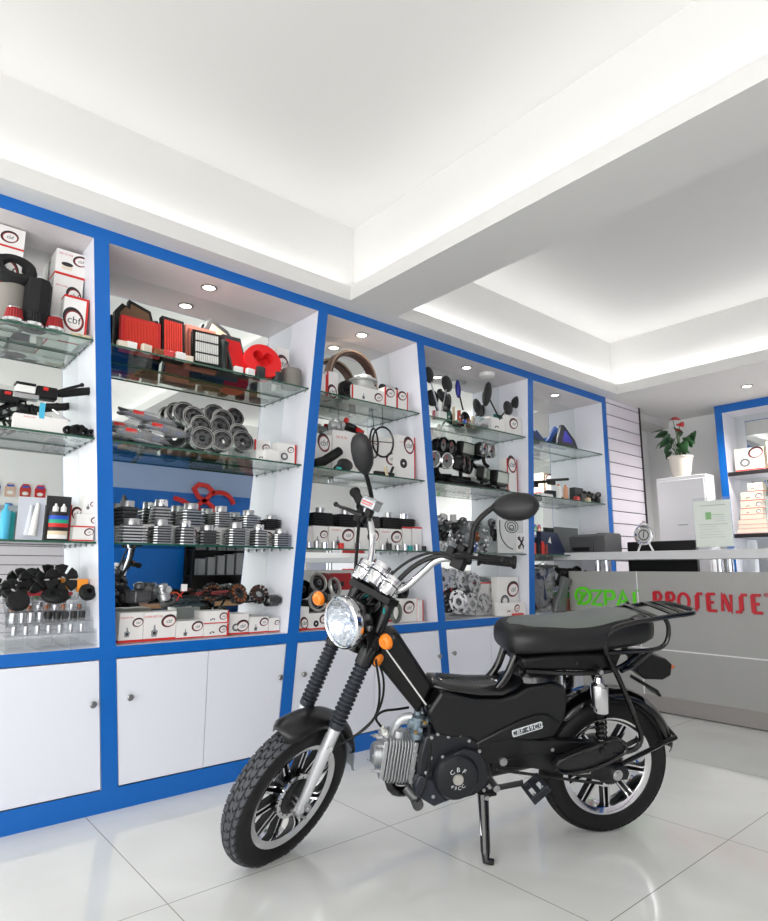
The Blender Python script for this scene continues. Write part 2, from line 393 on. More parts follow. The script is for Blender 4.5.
# ------------------------------------------------------------ reception counter
CYF = 4.045
grey_lam = mat('grey_metal_laminate', (170, 169, 166), .4, .1, noise=.03, nscale=5)
T = thing('reception_counter', 'grey metal reception counter with green and red lettering and a raised white ledge', 'counter', (-1.2, CYF, 0))
def cl(x, y, z): return (x+1.2, y-CYF, z)
mb = MB(cl)
mb.prism([(-2.56, .10), (.9, .10), (.9, .886), (-2.64, .886), (-2.64, .606), (-2.56, .606)], lambda a, b, c: (a, c, b), CYF, CYF+.03)
mb.box(.87, CYF+.03, .0, .9, 4.6, .886)
mb.build('front_panel', grey_lam, T, smooth=False)
MB(cl).box(-2.56, CYF-.002, .006, .9, CYF+.03, .0995).box(-2.56, CYF+.01, 0, .9, CYF+.028, .006, 1).build('plinth', [mat('brushed_plinth', (158, 152, 148), .35, .4), darkp], T, smooth=False)
mb = MB(cl).box(-2.56, CYF-.003, .387, .9, CYF+.001, .395)
for x in (-2.115, -.9, .3): mb.box(x-.0035, CYF-.003, .10, x+.0035, CYF+.001, .886)
mb.build('seam_strip', mat('white_inlay', (235, 235, 235), .4), T, smooth=False)
MB(cl).box(-2.555, CYF+.03, .72, .87, 4.6, .745).build('desk_top', mat('desk_board', (150, 146, 142), .4), T, smooth=False)
MB(cl).box(-2.76, 4.03, .964, .9, 4.36, 1.02).build('ledge', mat('white_ledge', (216, 216, 218), .3), T, bevel=.004)
for x in (-2.454, -2.385, -1.613, -1.553, -.75, -.69, .1, .16):
    MB(cl).cyl((x, 4.14, .745), (x, 4.14, .964), .019, 0, 18).build('post', chrome, T)
# lettering
def strokes(mb, lines, w, fn, m=0, d0=.0, d1=.012):
    for ln in lines:
        P = [Vector(q) for q in ln]; n = len(P); cl_ = (P[0]-P[-1]).length < 1e-5; A_ = []; B_ = []
        if cl_: P = P[:-1]; n -= 1
        for i in range(n):
            a = P[i-1] if (i > 0 or cl_) else None; b = P[(i+1) % n] if (i < n-1 or cl_) else None
            t1 = (P[i]-a).normalized() if a is not None else None; t2 = (b-P[i]).normalized() if b is not None else None
            if t1 is None: t1 = t2
            if t2 is None: t2 = t1
            t = (t1+t2); t = t.normalized() if t.length > .3 else t2; nn = Vector((-t.y, t.x)); k = min(1.5, 1/max(.4, nn.dot(Vector((-t2.y, t2.x)))))
            q = P[i]
            A_.append(q+nn*w/2*k); B_.append(q-nn*w/2*k)
        vs = [fn(v.x, v.y, d) for d in (d0, d1) for v in A_+B_]; fs = []; N = n*2
        for i in range(n if cl_ else n-1):
            j = (i+1) % n; fs += [(i, j, n+j, n+i), (N+i, N+j, N+n+j, N+n+i), (i, j, N+j, N+i), (n+i, n+j, N+n+j, N+n+i)]
        if not cl_: fs += [(0, n, N+n, N), (n-1, 2*n-1, N+2*n-1, N+n-1)]
        mb.add(vs, fs, m)
def arc(cx, cy, rx, ry, a0, a1, n=14): return [(cx+rx*math.cos(R_(a0+(a1-a0)*i/n)), cy+ry*math.sin(R_(a0+(a1-a0)*i/n))) for i in range(n+1)]
fz = lambda a, b, c: (a+1.2, -c, b)
mb = MB()
g = []
cx, cz = -2.525, .712
g.append(arc(cx, cz, .058, .055, -120, 215, 24)); g.append([(cx-.03, cz+.022), (cx+.022, cz+.018), (cx-.045, cz-.062)]); g.append([(cx-.022, cz-.002), (cx+.004, cz-.002)])
strokes(mb, g, .019, fz)
g = []; x = -2.458; z0, z1 = .654, .750
g += [[(x, z1), (x+.078, z1), (x+.004, z0+.004), (x+.08, z0)]]; x = -2.352
g += [[(x, z0), (x, z1), (x+.055, z1), (x+.068, z1-.02), (x+.066, z1-.038), (x+.05, z1-.052), (x+.004, z1-.054)]]; x = -2.262
g += [[(x, z0), (x+.042, z1), (x+.085, z0)], [(x+.03, z0+.03), (x+.055, z0+.03)]]; x = -2.138
g += [[(x, z0), (x, z1)]]
strokes(mb, g, .018, fz)
strokes(mb, [arc(-2.112, z1+.01, .006, .006, 0, 360, 10)], .002, fz)
mb.build('green_lettering', neon_green, T, smooth=False)['label'] = 'bright green raised brand lettering with a round slashed symbol'
mb = MB(); x = -2.014; z0, z1 = .652, .752; W = .084
def P_(x): return [[(x+.012, z0), (x+.012, z1)], [(x+.012, z1), (x+.045, z1), (x+.058, z1-.018), (x+.056, z1-.038), (x+.04, z1-.052), (x+.012, z1-.052)]]
def S_(x): return [[(x+.062, z1), (x+.038, z1), (x+.028, z1-.02), (x+.030, z0+.025), (x+.02, z0), (x-.004, z0)]]
def E_(x): return [[(x+.012, z0), (x+.012, z1)], [(x+.012, z1), (x+.058, z1)], [(x+.012, (z0+z1)/2), (x+.048, (z0+z1)/2)], [(x+.012, z0), (x+.062, z0)]]
thick = [[(x+.012, z0), (x+.012, z1)]]
g = P_(x)+P_(x+W)+[[(x+W+.028, z1-.052), (x+W+.062, z0)]]+[arc(x+2*W+.035, (z0+z1)/2, .033, .048, 0, 360, 20)]+S_(x+3*W+.004)+E_(x+4*W)+[[(x+5*W+.012, z0), (x+5*W+.014, z1), (x+5*W+.062, z0), (x+5*W+.064, z1)]]+S_(x+6*W+.006)+E_(x+7*W)
strokes(mb, g, .0165, fz)
strokes(mb, [[(x+k*W+.016, z0), (x+k*W+.016, z1)] for k in (0, 1, 4, 7)]+[[(x+5*W+.02, z1), (x+5*W+.056, z0)], [(x+3*W+.034, z1-.01), (x+3*W+.032, z0+.01)], [(x+6*W+.036, z1-.01), (x+6*W+.034, z0+.01)]], .024, fz, d1=.0125)
strokes(mb, [arc(x+8*W+.004, z1+.004, .009, .009, 0, 360, 12)], .0025, fz)
mb.build('red_lettering', red_letter, T, smooth=False)['label'] = 'dark red raised brand lettering with swelling strokes'

# things on the ledge and the desk
ZT = 1.0202
# receipt printer
T = thing('receipt_printer', 'dark grey boxy receipt printer on the left end of the white ledge', 'printer', (-2.50, 4.235, ZT))
mb = MB(); mb.prism([(-.12, 0), (.12, 0), (.12, .115), (.09, .138), (-.06, .138), (-.12, .115)], lambda a, b, c: (c, a, b), -.17, .03)
mb.build('body', mat('printer_grey', (72, 72, 76), .5), T, bevel=.006)
MB().prism([(-.12, 0), (.12, 0), (.12, .13), (.1, .143), (-.07, .143), (-.12, .12)], lambda a, b, c: (c, a, b), .033, .125).build('cover', mat('printer_grey_side', (82, 82, 84), .5), T, bevel=.006)
MB().box(-.14, -.126, .012, .0, -.119, .04).build('paper_slot', blackp, T)
MB().box(-.06, -.02, .14, .09, .1, .146).build('paper_sheet', paper, T)
# chrome clock shaped lamp on legs
x, z = on_y(644.5, 535, 4.15)
T = thing('desk_clock', 'small round chrome clock on two legs standing on the white ledge', 'clock', (x, 4.15, ZT))
cz = z-ZT
MB().lathe([(0, .03), (.052, .02), (.066, .0), (.07, -.014), (.066, -.022), (.056, -.024), (.05, -.016)], (0, 0, cz), (0, 1, 0), 32).build('case', chrome, T)
d = MB().lathe([(0, -.012), (.05, -.013)], (0, 0, cz), (0, 1, 0), 32).lathe([(.030, -.0135), (.035, -.015), (.038, -.0135)], (0, 0, cz), (0, 1, 0), 28, 1).build('dial', [mat('dial_silver', (214, 214, 210), .3, .3), alu_d], T)
mb = MB()
mb.tube([(0, -.016, cz), (.008, -.017, cz+.028)], .003); mb.tube([(0, -.016, cz), (.0, -.017, cz-.02)], .003); mb.build('hand', blackp, d)
for s_ in (-1, 1): MB().tube([(s_*.028, 0, cz-.055), (s_*.055, 0, .0)], .007).build('leg', chrome, T)
MB().tube([(-.03, 0, cz+.066), (-.012, 0, cz+.085), (.012, 0, cz+.085), (.03, 0, cz+.066)], .004, sm=1).ball((0, 0, cz+.09), .009).build('bell_handle', steel, T)
# monitors
for (xa, xb, ya, zb, lab) in ((-2.36, -1.86, 4.42, 1.10, 'black flat monitor seen from behind, standing on the desk behind the chrome clock'),):
    T = thing('computer_monitor', lab, 'monitor', ((xa+xb)/2, ya, .7455))
    w = (xb-xa)/2
    MB().box(-w, -.02, .09, w, .02, zb-.7455).build('screen_housing', blackp, T, bevel=.006)
    MB().cyl((0, .05, .0), (0, .03, .2), .025).build('neck', blackp, T)
    MB().lathe([(0, 0), (.12, 0), (.11, .012), (0, .016)], (0, .03, 0), (0, 0, 1), 24).build('foot', blackp, T)
# framed notices in acrylic stands
def notice(px0, px1, pyt, y, lab, green=True):
    x0, zt = on_y(px0, pyt, y); x1, _ = on_y(px1, pyt, y)
    T = thing('sign_holder', lab, 'sign holder', ((x0+x1)/2, y, ZT)); w = (x1-x0)/2; h = zt-ZT
    MB().box(-w, -.004, .008, w, .004, h).build('acrylic_panel', acryl, T, smooth=False)
    MB().prism([(-.05, 0), (.06, 0), (.06, .006), (.004, .012), (-.05, .006)], lambda a, b, c: (c, a, b), -w, w).build('foot', acryl, T, smooth=False)
    mb = MB().box(-w+.006, -.006, .02, w-.006, -.0045, h-.02, 0)
    pl = [mat('notice_paper', (232, 238, 230), .5), mat('pale_green_print', (150, 205, 140), .6), mat('pale_grey_print', (186, 192, 184), .6)]
    def bar(a, b, c, d, m): mb.box(a, -.0066, c, b, -.0061, d, m)
    H = h-.04
    bar(-w*.6, w*.7, h*.84, h*.855, 2); bar(-w*.35, -w*.05, h*.58, h*.72, 1); bar(-w*.3, w*.6, h*.66, h*.67, 1); bar(-w*.75, w*.75, h*.48, h*.49, 2)
    for k in range(5): bar(-w*.7, w*(.2+.1*k), h*(.44-.05*k), h*(.446-.05*k), 2)
    for k in range(3): bar(w*.0, w*.6, h*(.62-.04*k), h*(.626-.04*k), 2)
    mb.build('notice_sheet', pl, T, smooth=False)
notice(692, 731, 499, 4.12, 'clear stand holding a printed white and pale green notice, left one on the ledge')
notice(764, 800, 493, 4.12, 'clear stand with a notice, cut off by the right edge of the photo')
# white steel cupboard behind the counter, plant on top
T = thing('metal_cupboard', 'tall white metal cupboard in the corner with a potted plant on top', 'cupboard', (-2.26, 5.37, 0))
wm = mat('white_painted_metal', (232, 232, 234), .35)
MB().box(-.203, -.22, 0, .203, -.06, 1.66).build('body', wm, T, bevel=.004)
d = MB().box(-.19, -.228, .05, .19, -.221, 1.63).build('door', wm, T, bevel=.003)
MB().box(-.04, -.234, 1.255, .04, -.229, 1.262).build('handle_slot', mat('grey_handle', (150, 150, 152), .4), d)
T = thing('potted_plant', 'red flowering anthurium in a ribbed cream pot on top of the white cupboard', 'plant', (-2.283, 5.24, 1.6605))
prof = [(0, 0), (.062, 0), (.066, .006)]
for k in range(1, 12): prof += [(.066+.026*(k/12)**.8, .012+k*.0125), (.0685+.026*(k/12)**.8, .018+k*.0125)]
prof += [(.100, .165), (.100, .178), (.092, .178), (.09, .16), (0, .158)]
MB().lathe(prof, n=32).build('pot', mat('cream_ceramic', (228, 220, 208), .4), T)
leafm = mat('dark_green_leaf', (30, 66, 34), .35); stemm = mat('green_stem', (70, 100, 50), .5)
def leaf(tip_c, size, yaw, pitch, m, name, roll=0):
    c = Vector(tip_c); st = MB().tube([(c.x*.12, c.y*.12, .155), (c.x*.4, c.y*.4, .155+(c.z-.155)*.6), tuple(c)], .0028, 0, 6, sm=1).build('stem', stemm, T)
    M = Matrix.Rotation(yaw, 3, 'Z') @ Matrix.Rotation(pitch, 3, 'Y') @ Matrix.Rotation(roll, 3, 'X'); vs = []; n = 9
    half = [(-.12, .05), (-.18, .22), (-.05, .38), (.2, .42), (.45, .33), (.7, .2), (.9, .07), (1.0, 0)]
    top = []; 
    ctr = [(-0.0, 0), (.1, 0), (.3, 0), (.5, 0), (.7, 0), (.85, 0), (.95, 0), (1, 0)]
    for (a, b) in half: top.append((a, b))
    V = []; 
    for i in range(8):
        a, b = half[i]; V.append(M @ Vector((a*size, b*size, -.12*size*a*a+.10*size*b)) + c)
        V.append(M @ Vector((ctr[i][0]*size, 0, -.12*size*ctr[i][0]**2))+c)  # daylight through the added side opening
        V.append(M @ Vector((a*size, -b*size, -.12*size*a*a+.10*size*b)) + c)
    F = []
    for i in range(7): k = i*3; F += [(k, k+3, k+4, k+1), (k+1, k+4, k+5, k+2)]
    mb = MB(); mb.add(V, F); o = mb.build(name, m, T, ang=80)
    sd = o.modifiers.new('solid', 'SOLIDIFY'); sd.thickness = .0015
    return o
def lp(px, py): x, z = on_y(px, py, 5.24); return (x+2.283, 0, z-1.6605)
redl = mat('red_spathe', (196, 26, 34), .25, coat=.4)
for (px, py, dy, sz, yaw, pt, rl) in ((668, 434, -.02, .11, 180, 5, .5), (660, 431, .0, .10, 175, -5, -.4), (679, 430, -.03, .11, 100, 20, .6), (686, 437, .02, .11, -30, 35, .5), (693, 433, .0, .085, -70, 60, .7),
        (672, 439, -.05, .12, 200, 40, .6), (684, 444, -.05, .12, -40, 40, .5), (664, 441, -.02, .11, 165, 30, -.5), (671, 446, -.03, .08, 190, 50, .6), (681, 449, -.03, .10, -10, 25, .7), (676, 440, -.04, .08, 250, 50, .3), (669, 452, .0, .07, 170, 60, .4), (684, 453, -.02, .07, 20, 50, -.4), (690, 441, 0, .08, -60, 50, .5)):
    p = lp(px, py); leaf((p[0], dy, p[2]), sz, R_(yaw), R_(pt), leafm, 'leaf', rl)
for (px, py, sz, yaw, pt) in ((674, 419, .08, -10, 15), (681, 424, .075, -40, 30), (678, 430, .05, 0, 20)):
    p = lp(px, py); leaf((p[0], -.03, p[2]), sz, R_(yaw), R_(pt), redl, 'flower', .5)

# right hand shelf unit with blue frame at the far wall
T = thing('shelf_unit', 'blue framed white shelf unit on the far wall at the right edge', 'shelf unit', (-1.5, 5.6, 0))
sl = lambda x, y, z: (x+1.5, y-5.6, z)
MB(sl).box(-2.115, 5.597, 0, -2.055, 5.5995, ZC-.002).box(-2.055, 5.597, 2.235, -.9, 5.5995, ZC-.002).box(-2.055, 5.597, 0, -.9, 5.5995, .08).box(-.9, 5.597, 0, -.84, 5.5995, ZC-.002).build('face_frame', blue, T, smooth=False)
MB(sl).box(-2.115, 5.6, 0, -2.056, 5.862, ZC-.002).box(-.9, 5.6, 0, -.84, 5.862, ZC-.002).box(-2.055, 5.6, 2.24, -.9, 5.862, ZC-.002).box(-2.055, 5.6, .05, -.9, 5.862, .08).build('carcass', white_lam, T, smooth=False)
MB(sl).box(-2.055, 5.856, .08, -.9, 5.862, 2.24).build('mirror_panel', mirror_m, T, smooth=False)
RSH = []
for zz in (1.715, 1.195, .78):
    MB(sl).box(-2.054, 5.61, zz-.036, -.901, 5.855, zz, 0).box(-2.054, 5.602, zz-.036, -.901, 5.61, zz-.002, 1).build('shelf', [white_lam, darkp], T, smooth=False)

# ------------------------------------------------------------ the other side of the shop (seen in the mirrors)
T = thing('wall_logo', 'red script emblem mounted on the blue wall, seen in the cabinet mirror', 'sign', (1.99, 3.45, 1.78))
mb = MB(); fx = lambda a, b, c: (-c, a, b)
strokes(mb, [[(-.42, .0), (-.30, -.03), (-.12, -.13), (.12, -.15), (.16, -.12), (.05, -.04), (-.1, .04), (-.16, .14), (-.1, .2), (.02, .19), (.1, .12), (.02, .02), (-.14, -.1)], arc(.2, -.1, .22, .22, 20, 120, 10)], .055, fx, 0, .0, .03)
mb.build('emblem', mat('red_emblem', (206, 40, 34), .3), T)
T = thing('work_bench', 'low work bench with a wooden edge along the blue wall, mirrored in the cabinet', 'bench', (1.6, 3.5, 0))
MB().box(-.3, -1.2, .46, .38, 1.2, .5).build('top', mat('bench_wood', (168, 130, 92), .5), T, bevel=.004)
MB().box(-.26, -1.15, 0, .38, -1.08, .46).box(-.26, 1.08, 0, .38, 1.15, .46).box(-.2, -1.08, .1, .36, 1.08, .14).build('frame', mat('bench_grey', (150, 150, 150), .5), T)
T = thing('display_rack', 'black open rack with grey parts against the blue wall, mirrored in the cabinet', 'rack', (1.8, 3.62, .5))
mb = MB()
for yy in (-.42, .42):
    mb.box(-.12, yy-.015, 0, -.09, yy+.015, .66).box(.09, yy-.015, 0, .12, yy+.015, .66)
mb.box(-.12, -.42, .63, .12, .42, .66).box(.1, -.42, 0, .12, .42, .66).box(-.12, -.42, .3, .12, .42, .32)
mb.build('frame', blackp, T)
for k in range(5):
    tag(MB().box(-.05, -.05, 0, .05, .05, .2+.02*k).build('parts_box', mat('grey_box', (128, 130, 134), .5), loc=(1.78, 3.34+k*.13, .8205), bevel=.004), 'grey box on the black rack, %s from the left in the mirror' % ORD[k+1], 'box', 'grey boxes on the black rack')
o = MB().prism([(-.2, 0), (.2, 0), (.17, .2), (.09, .24), (.0, .24), (-.12, .16)], lambda a, b, c: (c, a, b), -.08, .08).build('hand_bag', mat('dark_red_bag', (110, 20, 36), .5), loc=(1.5, 3.85, .5005), bevel=.02)
tag(o, 'dark red bag lying on the wooden bench, seen in the cabinet mirror', 'bag')
k = 0
packc = [(200, 50, 50), (70, 90, 160), (210, 180, 160), (190, 60, 50), (200, 40, 40), (60, 60, 70), (80, 90, 120), (90, 130, 180), (120, 110, 160)]
for r_, zz in enumerate((1.74, 1.52)):
    for j in range(5):
        y = .94+j*.145; c = packc[(r_*5+j) % 9]
        m1 = mat('pack_%s' % ['red', 'blue', 'cream', 'rust', 'scarlet', 'charcoal', 'slate', 'sky', 'violet'][(r_*5+j) % 9], c, .4)
        mb = MB().prism([(-.05, -.08), (.05, -.08), (.055, .02), (.03, .07), (-.03, .07), (-.055, .02)], fx, .0, .012, 0)
        mb.prism(arc(0, -.035, .032, .02, 0, 360, 12)[:-1], fx, .012, .0125, 1); mb.box(-.0128, -.035, .03, -.012, .035, .05, 2)
        o = mb.build('blister_pack', [m1, paper, bluep], loc=(XR-.001, y, zz), smooth=False)
        tag(o, 'small hanging pack on the opposite wall, %s in the %s mirrored row' % (ORD[j+1], ['upper', 'lower'][r_]), 'pack', 'hanging packs mirrored in the leftmost cabinet')
# red and white cabinet mirrored behind the headlight
T = thing('storage_cabinet', 'white cabinet with a red label panel, mirrored behind the headlight', 'cabinet', (1.75, 5.45, 0))
MB().box(-.24, -.38, 0, .24, .38, 1.05).build('body', white_lam, T, bevel=.004)
MB().box(-.246, -.1, .74, -.241, .3, .9).build('label_panel', mat('red_panel', (170, 30, 36), .4), T)
# ------------------------------------------------------------ the motorcycle
# bike frame: x forward, y to its left, z up; the root leans on the side stand
hd, le = R_(-119.04), R_(10.5)
F_ = Vector((math.cos(hd), math.sin(hd), 0)); L0 = Vector((-math.sin(hd), math.cos(hd), 0))
L_b = L0*math.cos(le)-Vector((0, 0, 1))*math.sin(le); U_ = F_.cross(L_b)
BK = thing('motorcycle', 'black moped style motorcycle with chrome headlight leaning on its side stand', 'motorcycle')
BK.matrix_world = Matrix(((F_.x, L_b.x, U_.x, -1.306), (F_.y, L_b.y, U_.y, 2.118), (F_.z, L_b.z, U_.z, 0), (0, 0, 0, 1)))
rho, dl = R_(22), R_(42)
A_s = Vector((-math.sin(rho), 0, math.cos(rho)))
L_s = Vector((-math.sin(dl)*math.cos(rho), math.cos(dl), -math.sin(dl)*math.sin(rho)))
G_s = L_s.cross(A_s); O_s = Vector((1.082, -.009, .219))
def S(g, l, a): return O_s+G_s*g+L_s*l+A_s*a       # steering frame (turned with the bars)
LC = .015
pr = lambda l0: (lambda a, b, c: (a, c, b))        # polygon in (s,u), extruded along l
psu = lambda a, b, c: (a, c, b)
def make_wheel(name, c, ax, up, front):
    ax = Vector(ax).normalized(); c = Vector(c); u = (Vector(up)-ax*Vector(up).dot(ax)).normalized(); w = ax.cross(u)
    def xf(x, y, z): return c+u*x+w*y+ax*z        # wheel plane x,y ; z along axle to the left
    # rim with polished flanges and spokes
    mb = MB(xf)
    prof = [(.148, -.026), (.155, -.030), (.168, -.034), (.172, -.032), (.160, -.022), (.152, 0), (.160, .022), (.172, .032), (.168, .034), (.155, .030), (.148, .026), (.146, 0), (.148, -.026)]
    mb.lathe(prof, n=72, ms=[0]*12)
    NS = 10
    for k in range(NS):
        a = 2*math.pi*k/NS+.1
        for sgn in (-1, 1):
            e = Vector((math.cos(a), math.sin(a), 0)); t = Vector((-math.sin(a), math.cos(a), 0))
            p0 = e*.045+t*sgn*.010; p1 = e*.150+t*sgn*.0085
            q = t*.0042
            for (z0, z1, m) in ((-.012, .012, 1), (.012, .0135, 0), (-.0135, -.012, 0)):
                qq = q*(1 if m else .62)
                mb.add([p0-qq+Vector((0, 0, z0)), p0+qq+Vector((0, 0, z0)), p1+qq+Vector((0, 0, z0)), p1-qq+Vector((0, 0, z0)),
                        p0-qq+Vector((0, 0, z1)), p0+qq+Vector((0, 0, z1)), p1+qq+Vector((0, 0, z1)), p1-qq+Vector((0, 0, z1))],
                       [(0, 1, 2, 3), (4, 5, 6, 7), (0, 1, 5, 4), (1, 2, 6, 5), (2, 3, 7, 6), (3, 0, 4, 7)], m)
        mb.add([(math.cos(a)*.05-math.sin(a)*.009*s_, math.sin(a)*.05+math.cos(a)*.009*s_, -.004) for s_ in (-1, 1)]+[(math.cos(a)*.15-math.sin(a)*.008*s_, math.sin(a)*.15+math.cos(a)*.008*s_, -.004) for s_ in (1, -1)], [(0, 1, 2, 3)], 1)
    wh = mb.build(name, [chrome, blackp], BK)
    # tyre
    mb = MB(xf)
    mb.lathe([(.166, -.033), (.178, -.0385), (.198, -.0405), (.214, -.037), (.226, -.028), (.2335, -.014), (.2355, 0), (.2335, .014), (.226, .028), (.214, .037), (.198, .0405), (.178, .0385), (.166, .033), (.160, .024), (.160, -.024), (.166, -.033)], n=96)
    N = 46 if front else 60
    for k in range(N):
        for (z0, z1, off, rr) in ((-.0325, -.0215, 0, .2275), (-.0185, -.007, .5, .2345), (-.0048, .0048, 0, .2362), (.007, .0185, .5, .2345), (.0215, .0325, 0, .2275)):
            a = 2*math.pi*(k+off)/N; da = 2*math.pi/N*.40; sk = 2*math.pi/N*.22*(1 if z0+z1 > 0 else -1)
            vs = []
            edge = abs(z0+z1)/2 > .02
            for h in (-.004, .0022):
                for (aa, z) in ((a-da, z0), (a-da*.6+sk, (z0+z1)/2), (a-da, z1), (a+da, z1), (a+da*1.2+sk, (z0+z1)/2), (a+da, z0)):
                    r = rr+h-(abs(z)-abs(z0+z1)/2)*.32*(1 if not edge else 1.4)
                    vs.append((math.cos(aa)*r, math.sin(aa)*r, z))
            mb.add(vs, [(0, 1, 2, 3, 4, 5), (6, 7, 8, 9, 10, 11)]+[(i, (i+1) % 6, (i+1) % 6+6, i+6) for i in range(6)], 1 if front else 0)
    mb.build('tyre', [rubber, tread_m], wh, ang=50)
    # hub, drum, axle
    mb = MB(xf)
    mb.lathe([(0, -.04), (.03, -.04), (.052, -.03), (.058, -.02), (.060, .02), (.071, .026), (.071, .032)], n=40, m=0)
    mb.lathe([(.058, .0325), (.072, .0325), (.072, .026)], n=40, m=1)
    mb.lathe([(.057, .034), (.05, .038), (.03, .040), (.0, .040)], n=40, m=0)
    for k in range(16):
        a = 2*math.pi*k/16; mb.cyl((math.cos(a)*.0615, math.sin(a)*.0615, .0322), (math.cos(a)*.0615, math.sin(a)*.0615, .0335), .0025, 0, 6)
    mb.build('hub', [blacks, chrome], wh)
    mb = MB(xf).cyl((0, 0, -.10), (0, 0, .10), .007, 0, 12)
    for s_ in (-1, 1): mb.cyl((0, 0, s_*.086), (0, 0, s_*.096), .012, 0, 6)
    mb.build('axle', steel, wh)
    return wh
rear = make_wheel('rear_wheel', (0, 0, .237), (0, 1, 0), (0, 0, 1), False)
fc = S(.035, LC, 0)
frontw = make_wheel('front_wheel', fc, L_s, A_s, True)
# brake arm at the front hub
MB(S).tube([(.02, .062, -.045), (.03, .066, -.02), (.05, .066, -.035)], .006, 0).cyl((.01, .055, -.05), (.01, .075, -.05), .010).cyl((.03, .05, -.02), (.03, .072, -.02), .008).tube([(.01, .07, -.05), (-.03, .072, -.065)], .005).build('brake_arm', steel, BK)
# fork legs
for sd, nm in ((1, 'left'), (-1, 'right')):
    l = LC+sd*.067
    mb = MB(S)
    mb.lathe([(0, -.022), (.012, -.022), (.015, -.012), (.0155, .05), (.018, .10), (.020, .16), (.0205, .25), (.019, .262), (.0, .262)], (.035, l, 0), (0, 0, 1), 24)
    mb.box(.035-.012, l-.011, -.028, .035+.012, l+.011, .004)
    if sd == 1: mb.cyl((.035, l, .19), (.035+.012, l+.022, .19), .008).lathe([(0, 0), (.009, 0), (.009, .006), (0, .006)], (.047, l+.02, .19), (.5, .8, 0), 6)
    fl = mb.build('fork_slider', mat('silver_paint', (205, 207, 210), .3, .4), BK)
    prof = [(.0, .245), (.022, .245), (.0245, .25), (.0245, .265)]
    for k in range(13):
        z = .268+k*.0143; prof += [(.0185, z), (.0262-.0002*k, z+.005), (.0262-.0002*k, z+.008), (.0185, z+.0125)]
    prof += [(.022, .46), (.022, .466), (0, .466)]
    MB(S).lathe(prof, (.035, l, 0), (0, 0, 1), 24).build('gaiter', mat('rubber_gaiter', (38, 42, 50), .5), fl)
    MB(S).lathe([(0, .455), (.026, .455), (.027, .46), (.027, .51), (.023, .515), (.021, .52), (.021, .655), (.014, .66), (.014, .685), (0, .685)], (.035, l, 0), (0, 0, 1), 22).build('fork_shroud', blacks, fl)
    MB(S).cyl((.035, l, .684), (.035, l, .695), .0165).ball((.035, l, .697), .008).build('fork_cap', chrome, fl)
mb = MB(S)
for a in (.50, .655):
    mb.prism([(.06, LC-.09), (.06, LC+.09), (.01, LC+.08), (-.03, LC+.02), (-.03, LC-.02), (.01, LC-.08)], lambda x, y, z: (x, y, z), a, a+.022)
mb.cyl((0, LC, .47), (0, LC, .70), .022)
mb.build('fork_clamps', blacks, BK, bevel=.003)
# headlight
cr_, sr_ = math.cos(rho), math.sin(rho)
H0 = (.145, LC+.008, .557)
def HL(x, y, z):          # z forward along the beam, x sideways (left), y up
    x, z = x*math.cos(.10)-z*math.sin(.10), z*math.cos(.10)+x*math.sin(.10)
    return S(H0[0]+z*cr_+y*sr_, H0[1]+x, H0[2]-z*sr_+y*cr_)
hs = MB(HL).lathe([(0, -.105), (.02, -.104), (.045, -.09), (.062, -.07), (.071, -.045), (.074, -.012), (.074, 0)], n=40).build('headlight', blackg, BK)
MB(HL).lathe([(.075, -.022), (.080, -.018), (.0815, -.006), (.080, .004), (.0745, .008), (.071, .006), (.072, -.01), (.075, -.022)], n=48).build('headlight_rim', chrome, hs)
refl_m = mat('faceted_reflector', (214, 218, 224), .12, .9)
mb = MB(HL); nr, na = 7, 26; V = []; rg = random.Random(3)
for i in range(nr+1):
    r = .071*i/nr
    for j in range(na):
        a = 2*math.pi*j/na+(.12 if i % 2 else 0); V.append((math.cos(a)*r, math.sin(a)*r, -.036+.034*(i/nr)**2+rg.uniform(-.002, .002)*(i > 0)))
mb.add(V, [(i*na+j, i*na+(j+1) % na, (i+1)*na+(j+1) % na, (i+1)*na+j) for i in range(nr) for j in range(na)])
mb.build('reflector', refl_m, hs, smooth=False)
MB(HL).ball((0, 0, -.02), (.012, .012, .016), 0, 12).build('bulb_shield', mat('bulb_shield', (206, 214, 226), .2, .8), hs)
MB(HL).lathe([(.0, .016), (.03, .0145), (.055, .010), (.0715, .004)], n=40).build('lens', glassy('headlight_glass', (.95, .97, 1), 1.5, milk=.05), hs)
mb = MB(S)
for sd in (1, -1):
    mb.prism([(.03, .49), (.05, .56), (.10, .60), (.125, .59), (.12, .565), (.075, .53), (.055, .485)], lambda a, b, c: (a, c, b), LC+sd*.0765, LC+sd*.0805)
    mb.cyl((.105, LC+sd*.07, .578), (.105, LC+sd*.088, .578), .009, 1)
mb.build('headlight_bracket', [blacks, steel], BK, bevel=.001)
# wiring behind the headlight
mb = MB(S); rw = random.Random(5)
for k in range(16):
    y0 = rw.uniform(-.05, .06); pts = [(rw.uniform(.05, .09), LC+y0, rw.uniform(.5, .6)), (rw.uniform(.0, .1), LC+rw.uniform(-.06, .07), rw.uniform(.56, .66)), (rw.uniform(-.02, .06), LC+rw.uniform(-.05, .06), rw.uniform(.64, .70)), (rw.uniform(-.03, .03), LC+rw.uniform(-.03, .04), rw.uniform(.5, .62))]
    mb.tube(pts, .0045, 0, 6, sm=2)
mb.box(-.035, LC-.045, .56, .03, LC+.05, .65)
mb.build('wiring_bundle', blackp, BK)
MB(S).tube([(.07, LC-.03, .62), (.05, LC, .665), (.04, LC+.05, .668), (.06, LC+.08, .63)], .004, 0, 6, sm=2).build('teal_wire', teal, BK)
